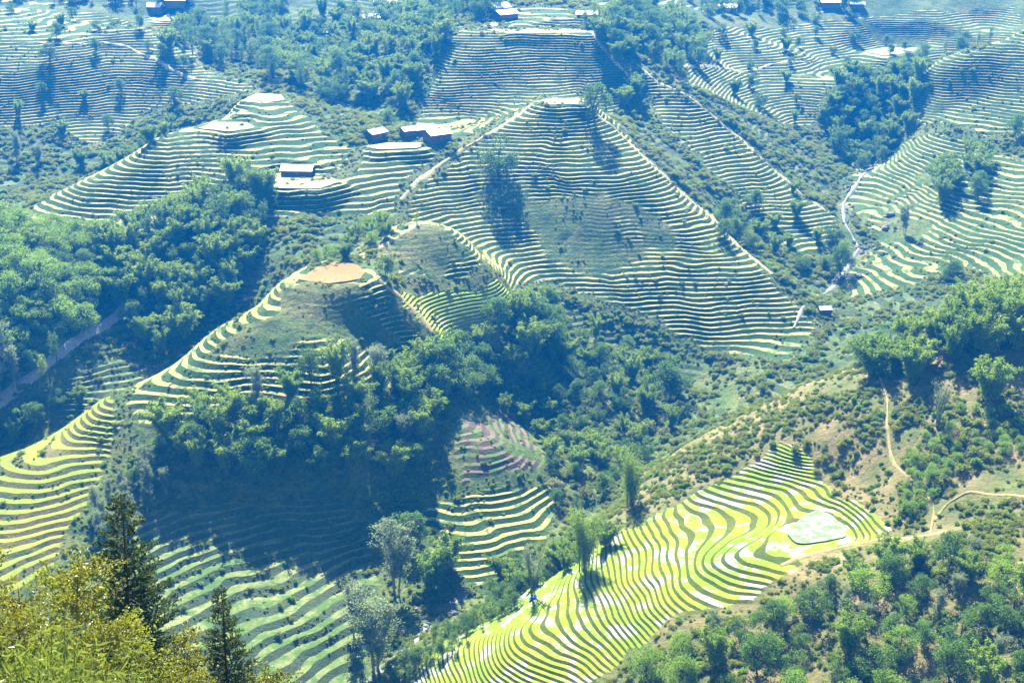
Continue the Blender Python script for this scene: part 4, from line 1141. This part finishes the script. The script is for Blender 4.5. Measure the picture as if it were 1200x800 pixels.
def make_leafy(seed, Ht=13.0, R=2.4, mat='golden_leaf', n=46, per=75, ls=.20):
    """open-crowned young tree with visible branches and single leaves"""
    r = np.random.default_rng(seed); st, cr = Geo(), Geo()
    ln = r.normal(size=2) * .6
    tr = lambda t: np.array([ln[0] * t ** 1.5, ln[1] * t ** 1.5, Ht * t])
    st.tube([tr(t) + (0 if t else np.array([0, 0, -.8])) for t in np.linspace(0, 1, 8)], np.linspace(.12, .012, 8), 6)
    for q in range(n):
        t0_ = r.uniform(.38, .97); az = r.uniform(0, 6.28); o = np.array([math.cos(az), math.sin(az), 0])
        Lb = R * (1.15 - .75 * t0_) * r.uniform(.6, 1.3) + .35; p0 = tr(t0_)
        t = np.linspace(0, 1, 5)[:, None]; P = p0 + o * Lb * t + np.array([0, 0, 1.0]) * Lb * (.75 * t - .1 * t ** 2)
        st.tube(P, np.linspace(.03, .006, 5), 4)
        for s in range(5):
            tt = r.uniform(.3, 1.0); c = p0 + o * Lb * tt + np.array([0, 0, 1.0]) * Lb * (.75 * tt - .1 * tt ** 2)
            tw = unit(r.normal(size=3) + o * .6 + np.array([0, 0, .5])); tl = r.uniform(.3, .8)
            st.tube([c, c + tw * tl], [.008, .003], 3)
            m = per // 5
            cc = c + tw * tl * r.uniform(.1, 1.1, m)[:, None] + r.normal(size=(m, 3)) * .10
            cr.leaves(cc, tw * .6 + r.normal(size=(m, 3)) * .8, r.uniform(.7, 1.3, m) * ls, ls * .5, r)
    return [('trunk', st.mesh('trunk', MAT['bark'], True)), ('crown', cr.mesh('crown', MAT[mat]))]

def make_cane(seed, Ht=3.2, n=34):
    r = np.random.default_rng(seed); st, cr = Geo(), Geo()
    for q in range(n):
        b = r.normal(size=3) * [.7, .7, 0]; az = r.uniform(0, 6.28); o = np.array([math.cos(az), math.sin(az), 0]); h = Ht * r.uniform(.6, 1)
        t = np.linspace(0, 1, 5)[:, None]; P = b + o * h * .25 * t ** 2 + np.array([0, 0, 1.0]) * h * t; P[0, 2] -= .5
        st.tube(P, np.linspace(.02, .006, 5), 4)
        m = 36; tt = r.uniform(.25, 1, m)[:, None]
        c0 = b + o * h * .25 * tt ** 2 + np.array([0, 0, 1.0]) * h * tt
        d = unit(r.normal(size=(m, 3)) * [1, 1, .3] + [0, 0, .35])
        L = r.uniform(.25, .5, m)
        cr.leaves(c0 + d * (L * .5)[:, None], d + np.array([0, 0, -.25]), L, .04, r)
    return [('stem_cluster', st.mesh('stem_cluster', MAT['culm'])), ('crown', cr.mesh('crown', MAT['cane_leaf']))]

PROTO['conifer'] = [make_conifer(101, 20, 4.8), make_conifer(102, 20, 4.4, .2)]
PROTO['leafy'] = [make_leafy(111), make_leafy(112, 13, 2.2), make_leafy(113, 13, 2.6, 'shrub_leaf'), make_leafy(114, 13, 2.0, 'golden_leaf', 52, 60, .18)]
PROTO['cane'] = [make_cane(121), make_cane(122)]
NAME.update({'conifer': 'conifer', 'leafy': 'leafy_tree', 'cane': 'cane_grass'}); CATG.update({'conifer': 'conifer', 'leafy': 'tree', 'cane': 'grass'}); NOMH.update({'conifer': 20.0, 'leafy': 13.0, 'cane': 3.2})

def near(kind, u, vtop, Y, label, group=None, var=0, h=None):
    """a plant of the near slope whose tip shows at (u, vtop); its foot is the ground below"""
    tip = pt(u, vtop, Y); g = float(ground(tip[0], tip[1])[0])
    e = plant(kind, float(tip[0]), float(tip[1]), tip[2] - g + .1 if h is None else h, label, group, var=var)
    return e
e = near('conifer', 138, 578, 62, 'tall dark conifer rising above the foreground bushes', var=0); e.rotation_euler = (0, 0, .6)
e = near('conifer', 258, 686, 60, 'smaller conifer at the right end of the foreground bushes', var=1); e.rotation_euler = (0, 0, 2.0)
fr_ = random.Random(3)
LAB = 'golden-green leafy tree in the thicket around the foreground conifers'
for q, (u, v, Y) in enumerate([(20,655,52),(60,640,56),(95,650,58),(45,690,48),(110,690,52),(85,668,60),(0,640,60),(170,700,56),(195,715,60),(140,720,50),(215,735,62),(75,720,46),(20,715,46),(175,740,52),
                               (235,752,58),(290,765,60),(205,770,50),(120,755,46),(60,765,44),(265,790,54),(150,780,46),(10,760,42),(-20,690,50),(300,790,62),(320,800,66)]):
    near('leafy', u, v + 18 + (22 if 90 < u < 200 else 0), Y, LAB, 'leafy thicket around the conifers', var=fr_.randrange(4))
for q, (u, v, Y, h) in enumerate([(20,735,40,4),(60,745,40,4),(95,760,41,4),(40,770,38,4),(10,785,37,4),(80,785,38,4),(120,790,40,3.5),(-10,750,39,4),(50,725,43,4)]):
    tip = pt(u, v, Y); e = plant('cane', float(tip[0]), float(tip[1]), tip[2] - float(ground(tip[0], tip[1])[0]), 'long-leaved cane grass growing through the foreground thicket', 'cane grass in the foreground', var=q)
    e.scale = (1.3, 1.3, e.scale[2])
# ------------------------------------------------------------------ air
hz = bpy.data.materials.new('blue_haze'); hz.use_nodes = True
nt = hz.node_tree; nt.nodes.clear()
out = nt.nodes.new('ShaderNodeOutputMaterial'); pv = nt.nodes.new('ShaderNodeVolumePrincipled')
pv.inputs['Color'].default_value = (.003, .29, 1.0, 1); pv.inputs['Density'].default_value = 0.00017; pv.inputs['Anisotropy'].default_value = 0.35
nt.links.new(pv.outputs[0], out.inputs['Volume'])
me = bpy.data.meshes.new('haze')
x0, x1, y0, y1, z0, z1 = -900, 900, -110, 1700, -235, 150
vs_ = [(x, y, z) for z in (z0, z1) for y in (y0, y1) for x in (x0, x1)]
me.from_pydata(vs_, [], [(0, 2, 3, 1), (4, 5, 7, 6), (0, 1, 5, 4), (2, 6, 7, 3), (0, 4, 6, 2), (1, 3, 7, 5)])
me.materials.append(hz); me.update()
ho = bpy.data.objects.new('haze', me); COL.objects.link(ho)
tag(ho, 'thin blue haze filling the valley air', 'haze', kind='stuff')
